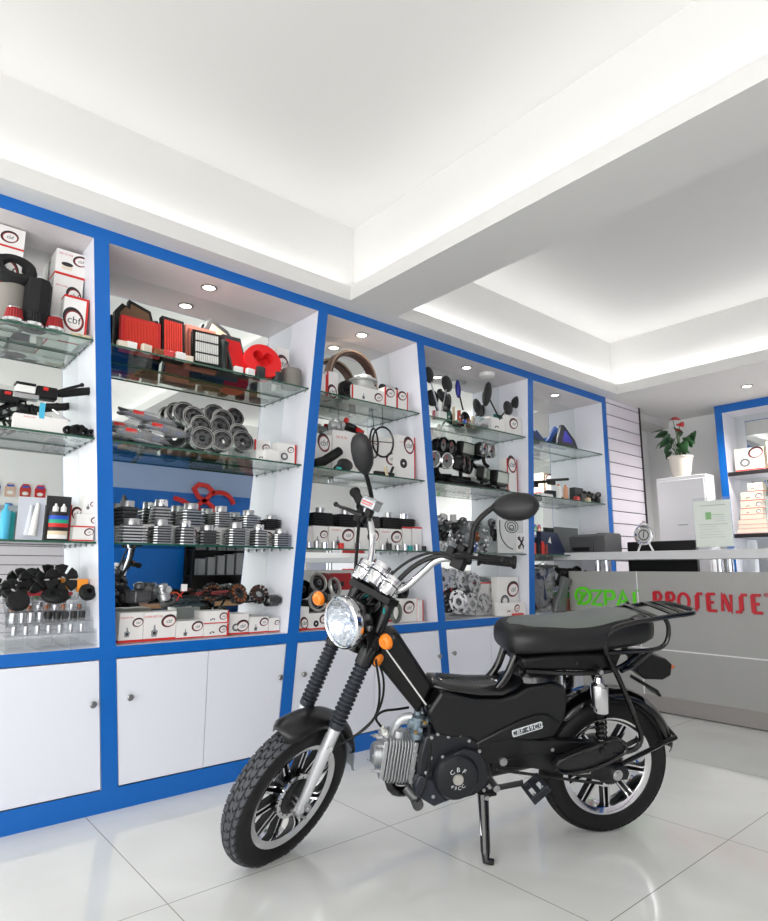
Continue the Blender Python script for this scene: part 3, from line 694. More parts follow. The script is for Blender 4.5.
# gauges
gm = MB(S)
gax = Vector((-.38, .0, 1)).normalized()
for (l, g, a, r, h) in ((-.064, .062, .680, .028, .066), (-.006, .064, .684, .036, .078), (.054, .060, .680, .028, .060)):
    o = (g+.0, LC+l, a); rim = gm.lathe([(0, 0), (r*.8, 0), (r*.95, .006), (r*.93, h*.45), (r*.98, h*.5), (r*.98, h*.8), (r*1.06, h*.82), (r*1.06, h), (r*.9, h)], o, gax, 28, 0)
    gm.lathe([(0, h*.9), (r*.9, h*.9), (r*.9, h)], o, gax, 28, 1)
    gm.lathe([(r*.99, h*.56), (r*.99, h*.62)], o, gax, 28, 1)
gm.box(.02, LC-.07, .660, .075, LC+.09, .680, 1)
gm.build('gauge_cluster', [chrome, blackp], BK)
# handlebar
BAR = [(.02, LC, .69), (.015, LC+.04, .69), (.0, LC+.078, .72), (-.01, LC+.108, .79), (-.005, LC+.14, .85), (-.025, LC+.20, .885), (-.06, LC+.28, .918), (-.095, LC+.345, .938)]
def mir(p): return (p[0], 2*LC-p[1], p[2])
MB(S).tube([mir(p) for p in BAR[::-1]]+BAR[1:], .0112, 0, 12, sm=2).build('handlebar', chrome, BK)
mb = MB(S)
for s_ in (-1, 1): mb.box(-.0, LC+s_*.03-.014, .665, .04, LC+s_*.03+.014, .708)
mb.build('bar_clamp', blacks, BK, bevel=.003)
for side in (1, -1):
    q = (lambda p: p) if side == 1 else mir
    def QS(g, l, a, q=q): return S(*q((g, l, a)))
    nm = 'left' if side == 1 else 'right'
    def along(t):       # point along the bar's outer straight
        a_, b_ = Vector((-.025, LC+.20, .885)), Vector((-.095, LC+.345, .938)); return a_+(b_-a_)*t
    d = (along(1)-along(0)).normalized()
    prof = []
    for k in range(15): z = .006*k; prof += [(.0165, z), (.0155, z+.003)]
    g0 = along(.32)
    MB(QS).lathe([(0, 0), (.022, 0), (.023, .006), (.018, .010)]+[(a, b+.012) for a, b in prof]+[(.0165, .104), (.020, .107), (.021, .114), (.017, .118), (0, .118)], g0, d, 20).build('grip', rubber, BK)
    s0 = along(.0)-d*.01
    mb = MB(QS)
    mb.lathe([(0, 0), (.019, 0), (.023, .006), (.023, .042), (.018, .048), (0, .048)], s0, d, 16)
    mb.cbox(tuple(s0+d*.02+Vector((.012, 0, -.022))), (.034, .042, .04), 0)
    mb.cbox(tuple(s0+d*.005+Vector((.0, 0, .026))), (.026, .030, .026), 0)
    mb.cbox(tuple(s0-d*.018+Vector((.01, 0, .012))), (.026, .026, .03), 0)
    sw = mb.build('switch_housing', blackp, BK, bevel=.004)
    MB(QS).cbox(tuple(s0+d*.02+Vector((-.022, 0, .006))), (.006, .012, .01)).build('switch_button', redp, sw)
    # lever in front of the grip
    p = [s0+Vector((.02, 0, 0)), s0+Vector((.045, .01, -.002)), s0+d*.05+Vector((.05, 0, -.004)), s0+d*.11+Vector((.045, 0, -.006)), s0+d*.155+Vector((.038, 0, -.004))]
    if side == -1: p = [s0+Vector((.02, 0, 0)), s0+Vector((.04, .0, -.008)), Vector((.03, LC+.255, .872)), Vector((.012, LC+.29, .868)), Vector((.008, LC+.318, .870))]
    MB(QS).tube(p, [.008, .009, .0065, .006, .0055], 0, 8, sm=1).ball(tuple(p[-1]), .0095).build('brake_lever' if side == -1 else 'clutch_lever', blackp, BK)
    # mirror : stem and head
    if side == 1:
        st = [Vector(v) for v in ((-.03, .236, .90), (-.035, .231, .935), (-.035, .212, .985), (-.035, .222, 1.025), (-.035, .247, 1.065))]
    else:
        st = [Vector(mir(v)) for v in ((-.03, -.205, .90), (-.045, -.20, .935), (-.01, -.208, .972), (.01, -.215, .995), (.025, -.22, 1.01))]
    m_ = MB(QS).tube(st, .0085 if side == 1 else .008, 0, 10, sm=2).lathe([(0, 0), (.012, 0), (.013, .02), (.010, .03), (0, .03)], st[0], (0, 0, 1), 12).build('mirror_stem', blackp, BK)
    base = st[-1]; dr = Vector((.0, .87, .40)).normalized() if side == 1 else Vector((.55, .28, .80)).normalized()
    nrm = Vector((-1, 0, 0)) if side == 1 else Vector((-1, .0, .0)); nrm = (nrm-dr*nrm.dot(dr)).normalized(); wd = nrm.cross(dr)
    rings = []
    for t, hw, dp in ((-.0, .010, .008), (.015, .024, .014), (.035, .037, .019), (.06, .0435, .021), (.09, .0445, .021), (.115, .040, .019), (.135, .029, .015), (.146, .013, .008), (.149, .003, .003)):
        c_ = base+dr*t+wd*(.010*(1 if side == 1 else -1)*math.sin(t*12)*.5); n = 18
        rings.append([c_+wd*(hw*math.cos(2*math.pi*k/n))-nrm*(dp*1.5*max(0, math.sin(2*math.pi*k/n)))+nrm*(.003*(math.sin(2*math.pi*k/n) < 0)) for k in range(n)])
    hdm = MB(QS).loft(rings).build('mirror_head', mat('matt_black_plastic', (22, 22, 24), .5), m_, ang=60)
    gl = [tuple(r[k]+nrm*.0008) for r in rings[1:-1] for k in ()]
# reservoir on the right
c = Vector(mir(tuple(along(0))))
mb = MB(S).cbox((c.x+.015, c.y+.012, c.z+.035), (.045, .062, .032), 0).cbox((c.x+.015, c.y+.012, c.z+.054), (.05, .066, .008), 1)
mb.cyl((c.x+.01, c.y, c.z-.01), (c.x+.01, c.y, c.z+.02), .012, 0)
r_ = mb.build('brake_reservoir', [mat('silver_reservoir', (205, 208, 212), .25, .7), steel], BK, bevel=.004)
MB(S).box(c.x+.0385, c.y-.012, c.z+.036, c.x+.0392, c.y+.036, c.z+.040).box(c.x+.0385, c.y-.012, c.z+.028, c.x+.0392, c.y+.03, c.z+.031).build('printed_label', redp, r_, smooth=False)
# cables
def cable(pts, r=.0042, m=None, nm='cable', xf=S): return MB(xf).tube(pts, r, 0, 7, sm=3).build(nm, m or blackp, BK)
cable([(-.015, LC+.215, .875), (.0, LC+.14, .865), (.02, LC+.085, .80), (.04, LC+.06, .72), (.05, LC+.02, .58)], .008)
cable([(-.01, LC+.21, .87), (.015, LC+.14, .875), (.04, LC+.07, .81), (.07, LC+.03, .70), (.05, LC-.02, .5)], .0045)
cable([(-.01, LC-.215, .87), (.02, LC-.16, .80), (.04, LC-.10, .70), (.05, LC-.04, .60)], .006)
cable([(-.02, LC-.185, .87), (-.02, LC-.135, .82), (-.02, LC-.10, .75), (.0, LC-.07, .70), (.03, LC-.05, .64)], .0095)
cable([(.02, LC+.09, .50), (-.055, LC+.12, .42), (-.10, LC+.115, .31), (-.05, LC+.10, .235), (.0, LC+.085, .20)], .0038)
cable([(.03, LC+.10, .49), (.0, LC+.15, .40), (-.05, LC+.14, .30), (-.01, LC+.10, .22), (.02, LC+.086, .19)], .0038)
# indicators and side reflector
for (g, l, a) in ((.105, -.125, .575), (.085, .158, .566)):
    sd = 1 if l > 0 else -1
    st = MB(S).tube([(.06, LC+sd*.075, .56), (g-.02, l-sd*.02, a), (g-.015, l, a)], .007).build('indicator', blackp, BK)
    def IX(x, y, z, g=g, l=l, a=a): return S(g+z*cr_+y*sr_, l+x, a-z*sr_+y*cr_)
    MB(IX).lathe([(0, -.03), (.014, -.028), (.022, -.012), (.0245, 0), (0, 0)], n=24).build('indicator_housing', blackp, st)
    MB(IX).lathe([(.0, .016), (.012, .0155), (.019, .013), (.023, .007), (.0245, 0)], n=24).lathe([(.004, .018), (.008, .0182), (.008, .0155)], n=20).build('indicator_lens', orange, st)
cc = S(.012, LC+.098, .487)
MB(S).lathe([(0, -.012), (.021, -.012), (.023, -.002), (.023, 0)], (.012, LC+.10, .487), (0.12, 1, 0), 24, 0).lathe([(.021, .001), (.012, .005), (0, .006)], (.012, LC+.10, .487), (.12, 1, 0), 24, 1).lathe([(.023, 0), (.021, .001)], (.012, LC+.10, .487), (.12, 1, 0), 24, 0).build('side_reflector', [blackp, orange], BK)
# fenders
def fender(name, xf, r, a0, a1, hw, drop, mi, n=26, flare=0):
    rings = []
    for i in range(n+1):
        t = i/n; a = R_(a0+(a1-a0)*t); e = min(1, min(t, 1-t)*7+.55)
        row = []
        for k in range(9):
            q = -1+2*k/8; rr = r-drop*abs(q)**2.4+flare*(t**6)
            row.append(xf(math.cos(a)*rr, q*hw*e, math.sin(a)*rr))
        rings.append(row)
    mb = MB(); V = [p for r_ in rings for p in r_]
    mb.add(V, [(i*9+k, i*9+k+1, (i+1)*9+k+1, (i+1)*9+k) for i in range(n) for k in range(8)])
    o = mb.build(name, mi, BK, ang=80); m = o.modifiers.new('solid', 'SOLIDIFY'); m.thickness = .0025; m.offset = 0; return o
ff = fender('front_fender', lambda x, y, z: S(.035+x, LC+y, z), .268, 50, 150, .057, .028, mat('fender_black', (16, 16, 18), .34))
fl_ = fender('front_fender_flap', lambda x, y, z: S(.035+x, LC+y, z), .258, 146, 168, .050, .012, mat('grey_mud_flap', (150, 156, 164), .4), 8, .03)
MB(S).tube([(.035, LC+.058, .20), (.05, LC+.055, .235)], .006).tube([(.035, LC-.058, .20), (.05, LC-.055, .235)], .006).build('fender_bracket', blackp, BK)
rf = fender('rear_fender', lambda x, y, z: (x, y, .237+z), .268, 38, 172, .055, .026, blackg, 32)
MB().tube([(-.245, .055, .335), (-.20, .07, .33), (-.02, .085, .27)], .008, 0).tube([(-.245, .0, .352), (-.245, .055, .335)], .006).build('fender_stay', blacks, BK)

# frame, covers
mb = MB(); mb.prism([(.842, .632), (.812, .708), (.768, .722), (.645, .545), (.69, .452)], psu, -.052, .052)
fb = mb.build('frame_cover', blackp, BK, bevel=.012, seg=3)
MB().tube([(.806, .0545, .668), (.668, .0545, .487)], .0028, 0, 6).build('trim_line', mat('white_trim', (230, 230, 230), .4), fb)
MB().cyl(tuple(O_s+A_s*.47+L_s*0+Vector((0, .015, 0))), tuple(O_s+A_s*.68+Vector((0, .015, 0))), .028, 0, 20).tube([(.83, 0, .66), (.70, 0, .50), (.52, 0, .45)], .025).build('head_tube', blacks, BK)
cover = [(.672, .476), (.630, .542), (.585, .530), (.52, .512), (.43, .508), (.375, .52), (.335, .545), (.25, .556), (.205, .545), (.19, .50), (.20, .43), (.235, .372), (.30, .368), (.40, .372), (.475, .360), (.505, .368), (.53, .388), (.60, .392), (.642, .405)]
for s_ in (1, -1):
    o = MB().prism(cover, psu, s_*.03, s_*.092).build('side_cover', blacks, BK, bevel=.010, seg=3)
    if s_ == 1:
        # ridge around the label recess
        MB().tube([(.505, .090, .368), (.46, .094, .392), (.38, .095, .428), (.31, .094, .452), (.26, .093, .452), (.225, .092, .425)], .005, 0, 8, sm=2).build('cover_ridge', blacks, o)
        th = math.atan2(.022, -.098)
        c0 = Vector((.333, .0, .408)); e = Vector((-.98, 0, .245)).normalized(); f = Vector((.245, 0, .98)).normalized(); yy = .0925
        def LB(a, b, y=.0): p = c0+e*a+f*b; return (p.x, yy+y, p.z)
        ol = []
        for (cx_, cy_, a0) in ((.046, .004, -90), (.046, .004, 0), (-.046, .004, 90), (-.046, .004, 180)):
            pass
        def rr_(w, h, r, n=4):
            out = []
            for (sx, sy, a0) in ((1, -1, -90), (1, 1, 0), (-1, 1, 90), (-1, -1, 180)):
                for k in range(n+1): a = R_(a0+90*k/n); out.append((sx*(w-r)+r*math.cos(a), sy*(h-r)+r*math.sin(a)))
            return out
        mb = MB(); mb.prism(rr_(.053, .0115, .004), lambda a, b, c: LB(a, b, c), .0, .0012, 0); mb.prism(rr_(.050, .0085, .003), lambda a, b, c: LB(a, b, c), .0011, .0015, 1)
        mb.text('CBF 49CC', lambda a, b: LB(a, b, .0019), .0225, 0, gap=1.15)
        mb.build('name_badge', [mat('badge_white', (226, 230, 232), .4), mat('badge_grey', (60, 66, 74), .4)], o, smooth=False)
mb = MB(); mb.loft([[(s_, w*math.cos(2*math.pi*k/16), u+h*max(-.6, math.sin(2*math.pi*k/16))) for k in range(16)] for (s_, w, u, h) in ((.655, .03, .54, .012), (.64, .06, .545, .016), (.60, .078, .538, .018), (.50, .085, .524, .020), (.42, .085, .520, .022), (.36, .07, .535, .025), (.33, .05, .55, .02))])
mb.build('step_through_cover', mat('gloss_black_plastic', (20, 20, 22), .22, coat=.3), BK, ang=60)
# seat post and tubes to the seat
mb = MB()
for s_ in (1, -1): mb.tube([(.47, s_*.05, .50), (.42, s_*.05, .525), (.385, s_*.048, .57), (.365, s_*.045, .64)], .013, 0, 12, sm=2)
mb.tube([(.43, .052, .53), (.40, .060, .575), (.372, .060, .64)], .010, 0, 10, sm=1).build('seat_tubes', blackg, BK)
MB().lathe([(0, .50), (.085, .50), (.09, .53), (.085, .56), (.07, .58), (.055, .595), (0, .595)], (.27, 0, 0), (0, 0, 1), 28, sc=(1, .9)).build('tank_neck', mat('gloss_black_plastic', (20, 20, 22), .22), BK)
mb = MB(); mb.prism([(.365, .640), (.35, .600), (.08, .590), (.02, .60), (.0, .652), (.2, .652)], psu, -.095, .095)
st = mb.build('seat_pan', blackp, BK, bevel=.01)
MB().tube([(.35, .098, .602), (.2, .1, .588), (.05, .10, .590), (-.02, .09, .612), (-.08, .07, .645)], .008, 0, 10, sm=2).cyl((.17, .094, .622), (.17, .099, .622), .006).build('seat_rail', blackg, st)
# seat
secs = [(.402, .05, .662, .702), (.396, .075, .650, .718), (.382, .094, .644, .730), (.355, .108, .643, .738), (.32, .116, .645, .740), (.27, .119, .648, .741), (.19, .120, .648, .742), (.11, .120, .651, .751), (.03, .118, .655, .763), (-.04, .110, .660, .769), (-.09, .098, .667, .768), (-.125, .08, .677, .760), (-.14, .05, .690, .742)]
rings = []; n = 28
for (s_, w, b0, t0) in secs:
    cz_ = (b0+t0)/2; h = (t0-b0)/2; row = []
    for k in range(n):
        a = 2*math.pi*k/n; ca, sa = math.cos(a), math.sin(a); e = .55
        row.append((s_, w*math.copysign(abs(ca)**e, ca), cz_+h*math.copysign(abs(sa)**.7, sa)))
    rings.append(row)
seat = MB().loft(rings).build('seat', mat('black_vinyl', (17, 17, 19), .42, bump=.1, nscale=300), BK, ang=80)
# grey upper panel, a hair above the cover
def seat_top(s_, y):
    for i in range(len(secs)-1):
        (s0, w0, b0, t0), (s1, w1, b1, t1) = secs[i], secs[i+1]
        if s1 <= s_ <= s0:
            t = (s0-s_)/(s0-s1); w = w0+(w1-w0)*t; b_ = b0+(b1-b0)*t; tt = t0+(t1-t0)*t; cz_ = (b_+tt)/2; h = (tt-b_)/2
            ca = min(1, (abs(y)/w)**(1/.55)); return cz_+h*(math.sqrt(1-ca*ca))**.7
    return .7
mb = MB(); cols = []
for i in range(25):
    s_ = .375-i*(.375+.11)/24
    w = .084+.014*math.cos((s_-.12)*13)
    e_ = min(1, math.sin(min(1, (i+.6)/4)*math.pi/2)); w *= e_; 
    if i > 20: w *= 1-.12*(i-20)
    cols.append([(s_, w*q, seat_top(s_, w*q)+.0012) for q in (-1, -.75, -.4, 0, .4, .75, 1)])
mb.add([p for c_ in cols for p in c_], [(i*7+k, i*7+k+1, (i+1)*7+k+1, (i+1)*7+k) for i in range(24) for k in range(6)])
o = mb.build('seat_panel', mat('grey_vinyl', (104, 110, 106), .4, bump=.1, nscale=300), seat, ang=80); o['label'] = 'grey upper panel of the seat'
# rack
R0 = .0088
mb = MB()
lp_ = [(.035, .325), (-.02, .322), (-.062, .335), (-.075, .37), (-.052, .42), (.016, .565), (.072, .655), (.080, .70), (.055, .736), (.0, .752), (-.08, .765), (-.17, .777), (-.235, .783)]
pts = [(a, .11, b) for a, b in lp_]+[(-.268, .098, .786), (-.28, .055, .786), (-.275, -.045, .780), (-.262, -.07, .776)]+[(a, -.08 if b > .7 else -.10, b-.008) for a, b in lp_[::-1]]
mb.tube(pts, R0, 0, 10, sm=2)
for s_ in (1, -1):
    mb.tube([(-.14, s_*.108, .772), (-.158, s_*.108, .75), (-.162, s_*.108, .708), (-.148, s_*.108, .676), (-.11, s_*.108, .662), (.0, s_*.108, .658), (.07, s_*.108, .655)], .0078, 0, 10, sm=2)
    mb.tube([(.02, s_*.12, .600), (-.03, s_*.105, .606), (-.07, s_*.105, .632), (-.10, s_*.107, .662)], .0085, 0, 10, sm=2)
rk = mb.build('rear_rack', blackg, BK)
for sx in (-.05, -.12, -.19):
    z = .763-(sx+.06)*.12
    MB().box(sx-.014, -.078, z-.002, sx+.014, .106, z+.0025).build('rack_slat', blackg, rk)
MB().box(-.25, -.07, .776, -.225, .10, .781).build('rack_slat', blackg, rk)
# tail light, indicators, plate bracket
o = MB().prism([(-.10, .625), (-.155, .622), (-.21, .605), (-.235, .585), (-.232, .545), (-.20, .530), (-.13, .535), (-.10, .56)], psu, -.035, .035).tube([(-.05, 0, .655), (-.08, 0, .62), (-.13, 0, .59)], .013).build('tail_light', blackp, BK, bevel=.006)
MB().lathe([(0, .02), (.007, .018), (.010, .008), (.010, 0), (0, 0)], (-.232, 0.02, .572), (-1, 0, 0), 16).build('tail_lens', mat('amber_lens', (200, 110, 70), .3), o)
MB().prism([(-.11, .535), (-.175, .500), (-.19, .478), (-.18, .476), (-.165, .492), (-.105, .525)], psu, -.02, .045).cyl((-.172, .045, .488), (-.172, .048, .488), .004).build('plate_bracket', blackp, o)
# shocks
for s_ in (1, -1):
    y = s_*.112; ax = Vector((.098-.073, 0, .60-.33)).normalized(); o_ = Vector((.073, y, .33))
    sk = MB().lathe([(0, .005), (.011, .005), (.011, .20), (0, .20)], o_, ax, 16).cyl((.073, y-.014, .335), (.073, y+.014, .335), .014).cyl((.098, y-.014, .60), (.098, y+.014, .60), .013).build('shock_absorber', blacks, BK)
    MB().lathe([(0, .135), (.0275, .135), (.029, .139), (.029, .218), (.0275, .224), (.016, .233), (.012, .25), (0, .25)], o_, ax, 28).build('chrome_sleeve', chrome, sk)
    hel = []
    u1 = Vector((0, 1, 0)); w1 = ax.cross(u1)
    for k in range(7*12+1):
        a = 2*math.pi*k/12; hel.append(o_+ax*(.03+.115*k/84)+(u1*math.cos(a)+w1*math.sin(a))*.017)
    MB().tube(hel, .0036, 0, 6).build('spring', blackg, sk)
    MB().cyl((.098, y+s_*.012, .60), (.098, y+s_*.02, .60), .008, 0, 6).build('bolt', steel, sk)
# swing arm
for s_ in (1, -1):
    o = MB().prism([(.45, .328), (.45, .285), (.30, .272), (.06, .216), (-.045, .212), (-.052, .235), (-.04, .258), (.05, .268), (.25, .322), (.36, .335)], psu, s_*.062, s_*.084).build('swing_arm', blacks, BK, bevel=.003)
    MB().box(.095, s_*.0842, .243, .155, s_*.0856, .263, 0).box(.10, s_*.0857, .246, .112, s_*.0862, .26, 1).build('chain_adjuster', [mat('plate_silver', (176, 176, 172), .35, .6), iron], o, smooth=False)
    MB().cyl((.0, s_*.08, .237), (.0, s_*.102, .237), .012, 0, 6).cyl((.0, s_*.08, .237), (.0, s_*.096, .237), .018, 0, 20).build('axle_nut', steel, o)
MB().prism([(.50, .362), (.48, .385), (.35, .372), (.10, .352), (.02, .350), (.0, .335), (.05, .325), (.30, .318), (.45, .30), (.50, .27)], psu, .06, .088).build('chain_guard', blacks, BK, bevel=.004)
MB().cyl((.413, .06, .307), (.413, .098, .307), .013, 0, 16).cyl((.24, .085, .334), (.24, .092, .334), .006).build('pivot_bolt', steel, BK)
# passenger footboard
fp = [(.245, .292), (.225, .275), (.185, .268), (.12, .275), (.05, .298), (.0, .322), (-.012, .340), (-.0, .362), (.03, .372), (.10, .352), (.22, .315)]
MB().prism(fp, psu, .09, .118).build('foot_board', mat('textured_black_plastic', (22, 22, 24), .35, bump=.8, nscale=160), BK, bevel=.003)
MB().tube([(a, .121, b) for a, b in fp], .0068, 0, 8, closed=True, sm=1).build('foot_board_rim', blackg, BK)
# chain and sprocket
MB().tube([(.42, .055, .262), (.12, .055, .205), (.03, .055, .190)], .0052, 0, 6, flat=(0, 0, 1)).tube([(.42, .055, .31), (.02, .055, .285)], .005, 0, 6, flat=(0, 0, 1)).build('chain', iron, BK)
mb = MB(); tp = []
for k in range(64):
    a = 2*math.pi*k/64; r = .049 if k % 2 else .053; tp.append((r*math.cos(a), .237+r*math.sin(a)))
mb.prism(tp, psu, .052, .057).build('sprocket', iron, BK)
# exhaust on the far side
MB().tube([(.76, -.03, .235), (.74, -.05, .19), (.66, -.085, .17), (.45, -.11, .17)], .014, 0, 12, sm=2).tube([(.45, -.11, .17), (.40, -.12, .172), (.36, -.125, .18), (-.05, -.14, .235), (-.08, -.14, .24)], [.014, .028, .034, .036, .03], 0, 16).build('exhaust', blacks, BK)

# engine
eng = MB()
out = [(.675, .395), (.655, .405), (.57, .402), (.505, .385), (.485, .350), (.462, .33), (.45, .28), (.445, .235), (.475, .212), (.53, .20), (.56, .195), (.60, .182), (.628, .185), (.655, .205), (.69, .215), (.695, .26), (.69, .33)]
eng.prism(out, psu, -.075, .085)
E_ = eng.build('engine', mat('dark_blue_black_case', (22, 24, 30), .35), BK, bevel=.006)
MB().lathe([(0, .035), (.045, .035), (.066, .03), (.075, .018), (.078, 0), (0, 0)], (.572, .083, .272), (0, 1, 0), 40).prism([(.495, .345), (.47, .30), (.47, .24), (.51, .21), (.57, .198), (.61, .21), (.60, .34), (.55, .36)], psu, .08, .104).build('clutch_cover', mat('dark_blue_black_case', (22, 24, 30), .35), E_, bevel=.003)
MB().prism([(.69, .28), (.64, .26), (.60, .19), (.64, .175), (.70, .215), (.705, .25)], psu, -.05, .094).build('oil_case', mat('blue_black_case', (30, 34, 44), .4), E_, bevel=.006)
MB().lathe([(0, .006), (.016, .005), (.0175, .002), (.0175, -.002)], (.572, .119, .272), (0, 1, 0), 28).build('oil_cap', mat('satin_metal_cap', (200, 198, 190), .3, .7), E_)
mb = MB()
def ring_text(txt, r, a0, a1, size, flip):
    for i, ch in enumerate(txt):
        a = R_(a0+(a1-a0)*i/(len(txt)-1)); vs, fs = text_mesh(ch)
        ex = Vector((-math.sin(a), math.cos(a)))*(1 if not flip else 1); 
        # along direction (in the picture: left to right = -s)
        rad = Vector((math.cos(a), math.sin(a))); up = rad if not flip else -rad; rt = Vector((up.y, -up.x))
        cpos = rad*r
        mb.add([(.572-(cpos.x+rt.x*v[0]*size+up.x*v[1]*size), .1192, .272+(cpos.y+rt.y*v[0]*size+up.y*v[1]*size)) for v in vs], fs, 0)
ring_text('CBF', .030, 132, 52, .021, False)
ring_text('49CC', .029, 228, 308, .017, True)
mb.build('cover_lettering', mat('badge_white', (226, 230, 232), .4), E_, smooth=False)
for (s_, u, y) in ((.655, .395, .086), (.618, .334, .092), (.655, .33, .086), (.60, .395, .086), (.56, .398, .086), (.53, .378, .086), (.50, .352, .104), (.635, .405, .086), (.67, .285, .088), (.645, .21, .094), (.48, .225, .104), (.455, .225, .09), (.58, .402, .086)):
    MB().lathe([(0, .006), (.0055, .004), (.006, 0)], (s_, y, u), (0, 1, 0), 10).build('case_bolt', steel, E_)
# black barrel, finned head
MB().prism([(.70, .225), (.665, .235), (.665, .375), (.70, .372), (.712, .30)], psu, -.05, .055).lathe([(0, .0), (.008, 0), (.008, .006), (0, .008)], (.685, .056, .31), (0, 1, 0), 12, 1).build('barrel', [blackp, steel], E_, bevel=.004)
mb = MB(); ax = Vector((1, 0, .12)).normalized(); upv = Vector((-.12, 0, 1)).normalized(); hc = Vector((.745, .0, .305))
def HD(x, y, z): return hc+ax*x+Vector((0, 1, 0))*y+upv*z
mb = MB(HD)
mb.box(-.04, -.045, -.062, .045, .045, .062)
for k in range(9):
    x = -.038+k*.0098; w = .058+.006*math.sin(k/8*math.pi); h = .070
    mb.prism([(-w, -h+.014), (-w+.012, -h), (w-.012, -h), (w, -h+.014), (w, h-.014), (w-.012, h), (-w+.012, h), (-w, h-.014)], lambda a, b, c: (c, a, b), x, x+.0042)
mb.prism([(-.05, -.06), (.05, -.06), (.056, 0), (.05, .06), (-.05, .06), (-.056, 0)], lambda a, b, c: (c, a, b), .048, .062)
mb.lathe([(0, .024), (.028, .024), (.034, .018), (.036, 0)], (.062, 0, .0), (1, 0, 0), 20)
mb.lathe([(0, .03), (.02, .03), (.022, 0)], (.01, .02, .06), (0, 0, 1), 16)
mb.box(-.05, -.052, -.066, -.038, .056, .066)
hd_ = mb.build('cylinder_head', alu, BK, bevel=.0012)
for (y, z) in ((.036, .04), (-.036, .04), (.036, -.04), (-.036, -.04), (.0, .052), (.02, -.0)):
    MB(HD).cyl((.06, y, z), (.078, y, z), .007, 0, 6).cyl((.078, y, z), (.088, y, z), .0035, 0, 8).build('head_nut', steel, hd_)
for z in (.03, -.02): MB(HD).cyl((-.044, .056, z), (-.044, .064, z), .0065, 0, 6).build('head_nut', steel, hd_)
# intake, carburettor, spark plug
MB().tube([(.765, .01, .37), (.76, .015, .405), (.735, .02, .435), (.705, .025, .438)], .0135, 0, 14, sm=2).lathe([(.0, 0), (.024, 0), (.024, .007), (0, .007)], (.766, .01, .366), (0, 0, 1), 16).build('intake_pipe', mat('silver_paint', (172, 174, 178), .35, .5), E_)
carb = mat('carburettor_zinc', (140, 156, 168), .35, .75)
cb = MB().lathe([(0, .352), (.017, .352), (.022, .356), (.0235, .385), (.027, .387), (.027, .392), (.020, .396), (.020, .43), (.024, .433), (.024, .442), (.012, .448), (.012, .462), (0, .462)], (.688, .03, 0), (0, 0, 1), 22).cyl((.72, .028, .42), (.655, .028, .42), .018).cyl((.688, .05, .41), (.688, .068, .41), .008).build('carburettor', carb, BK)
MB().cyl((.70, .05, .40), (.70, .062, .40), .005).cyl((.67, .05, .43), (.67, .06, .43), .006).build('brass_screws', mat('brass', (180, 150, 90), .3, .9), cb)
sp_ = MB().lathe([(0, 0), (.008, 0), (.008, .012), (.011, .013), (.011, .02), (.007, .022), (.007, .05), (0, .05)], (.79, .035, .385), (.35, .35, .6), 12).build('spark_plug', mat('ceramic_white', (226, 226, 220), .3), BK)
cable([(.815, .058, .425), (.84, .07, .46), (.815, .08, .485), (.765, .06, .478), (.72, .03, .47)], .004, nm='plug_lead', xf=None)
cable([(.66, .07, .43), (.655, .085, .36), (.665, .095, .27), (.69, .09, .20), (.70, .07, .18)], .0045, nm='breather_hose', xf=None)
MB().tube([(.72, .04, .215), (.70, .06, .195), (.68, .07, .19)], .016, 0, 12).cyl((.69, .05, .18), (.69, .085, .18), .018).build('starter_nose', alu_d, E_)
MB().tube([(.775, .02, .238), (.765, .03, .205), (.73, .02, .190), (.70, .0, .185)], .016, 0, 12, sm=1).build('exhaust_elbow', blackg, E_)
# pedals
MB().cyl((.448, .07, .242), (.448, .135, .242), .011).build('pedal_spindle', steel, BK)
MB().tube([(.448, .128, .242), (.36, .134, .256)], .010, 0, 10, flat=(0, 0, 1)).tube([(.448, -.128, .242), (.53, -.134, .228)], .008, 0, 10, flat=(0, 0, 1)).build('crank_arm', iron, BK)
mb = MB(); pc = Vector((.335, .175, .258)); Mp = Matrix.Rotation(R_(38), 3, 'Y')
for (x0, x1, y0, y1) in ((-.034, -.022, -.04, .04), (.022, .034, -.04, .04), (-.024, .024, -.04, -.03), (-.024, .024, .03, .04), (-.008, .008, -.04, .04)):
    v = Matrix.Translation(pc) @ Mp.to_4x4(); mb.box(x0, y0, -.012, x1, y1, .012, 0, v)
pd = mb.build('pedal', mat('blue_black_rubber', (26, 30, 38), .5), BK, bevel=.003)
v = Matrix.Translation(pc) @ Mp.to_4x4()
MB().box(-.025, .02, -.009, -.012, .034, .009, 0, v).box(.012, .02, -.009, .025, .034, .009, 0, v).build('reflector_strip', mat('pedal_reflector', (200, 204, 206), .2, .5), pd, smooth=False)
# side stand (its foot touches the floor)
def w2b(p): q = Vector(p)-Vector((-1.306, 2.118, 0)); return Vector((q.dot(F_), q.dot(L_b), q.dot(U_)))
gx, gy = None, None
d_ = ray(486, 864); t_ = -CAM.z/d_.z; gp = CAM+d_*t_; foot = w2b((gp.x, gp.y, .006))
top = Vector((.475, .088, .200))
MB().prism([(.515, .228), (.49, .20), (.465, .178), (.452, .195), (.43, .197), (.43, .207), (.48, .215), (.50, .24)], psu, .06, .095).build('stand_bracket', blackp, BK, bevel=.003)
ss = MB().tube([tuple(top), tuple(top*.6+foot*.4), tuple(top*.15+foot*.85+Vector((0, 0, .002))), tuple(foot+Vector((.0, 0, .004))), tuple(foot+Vector((-.022, .006, .0)))], [.018, .0165, .0155, .013, .011], 0, 12).build('side_stand', blackg, BK)
MB().cyl(tuple(top+Vector((-.005, .005, 0))), tuple(top+Vector((-.005, .022, 0))), .009, 0, 6).build('stand_bolt', steel, ss)
MB().tube([tuple(top+Vector((.013, .004, -.015))), tuple(top*.4+foot*.6+Vector((.013, .004, 0)))], .0055).build('return_spring', steel, ss)
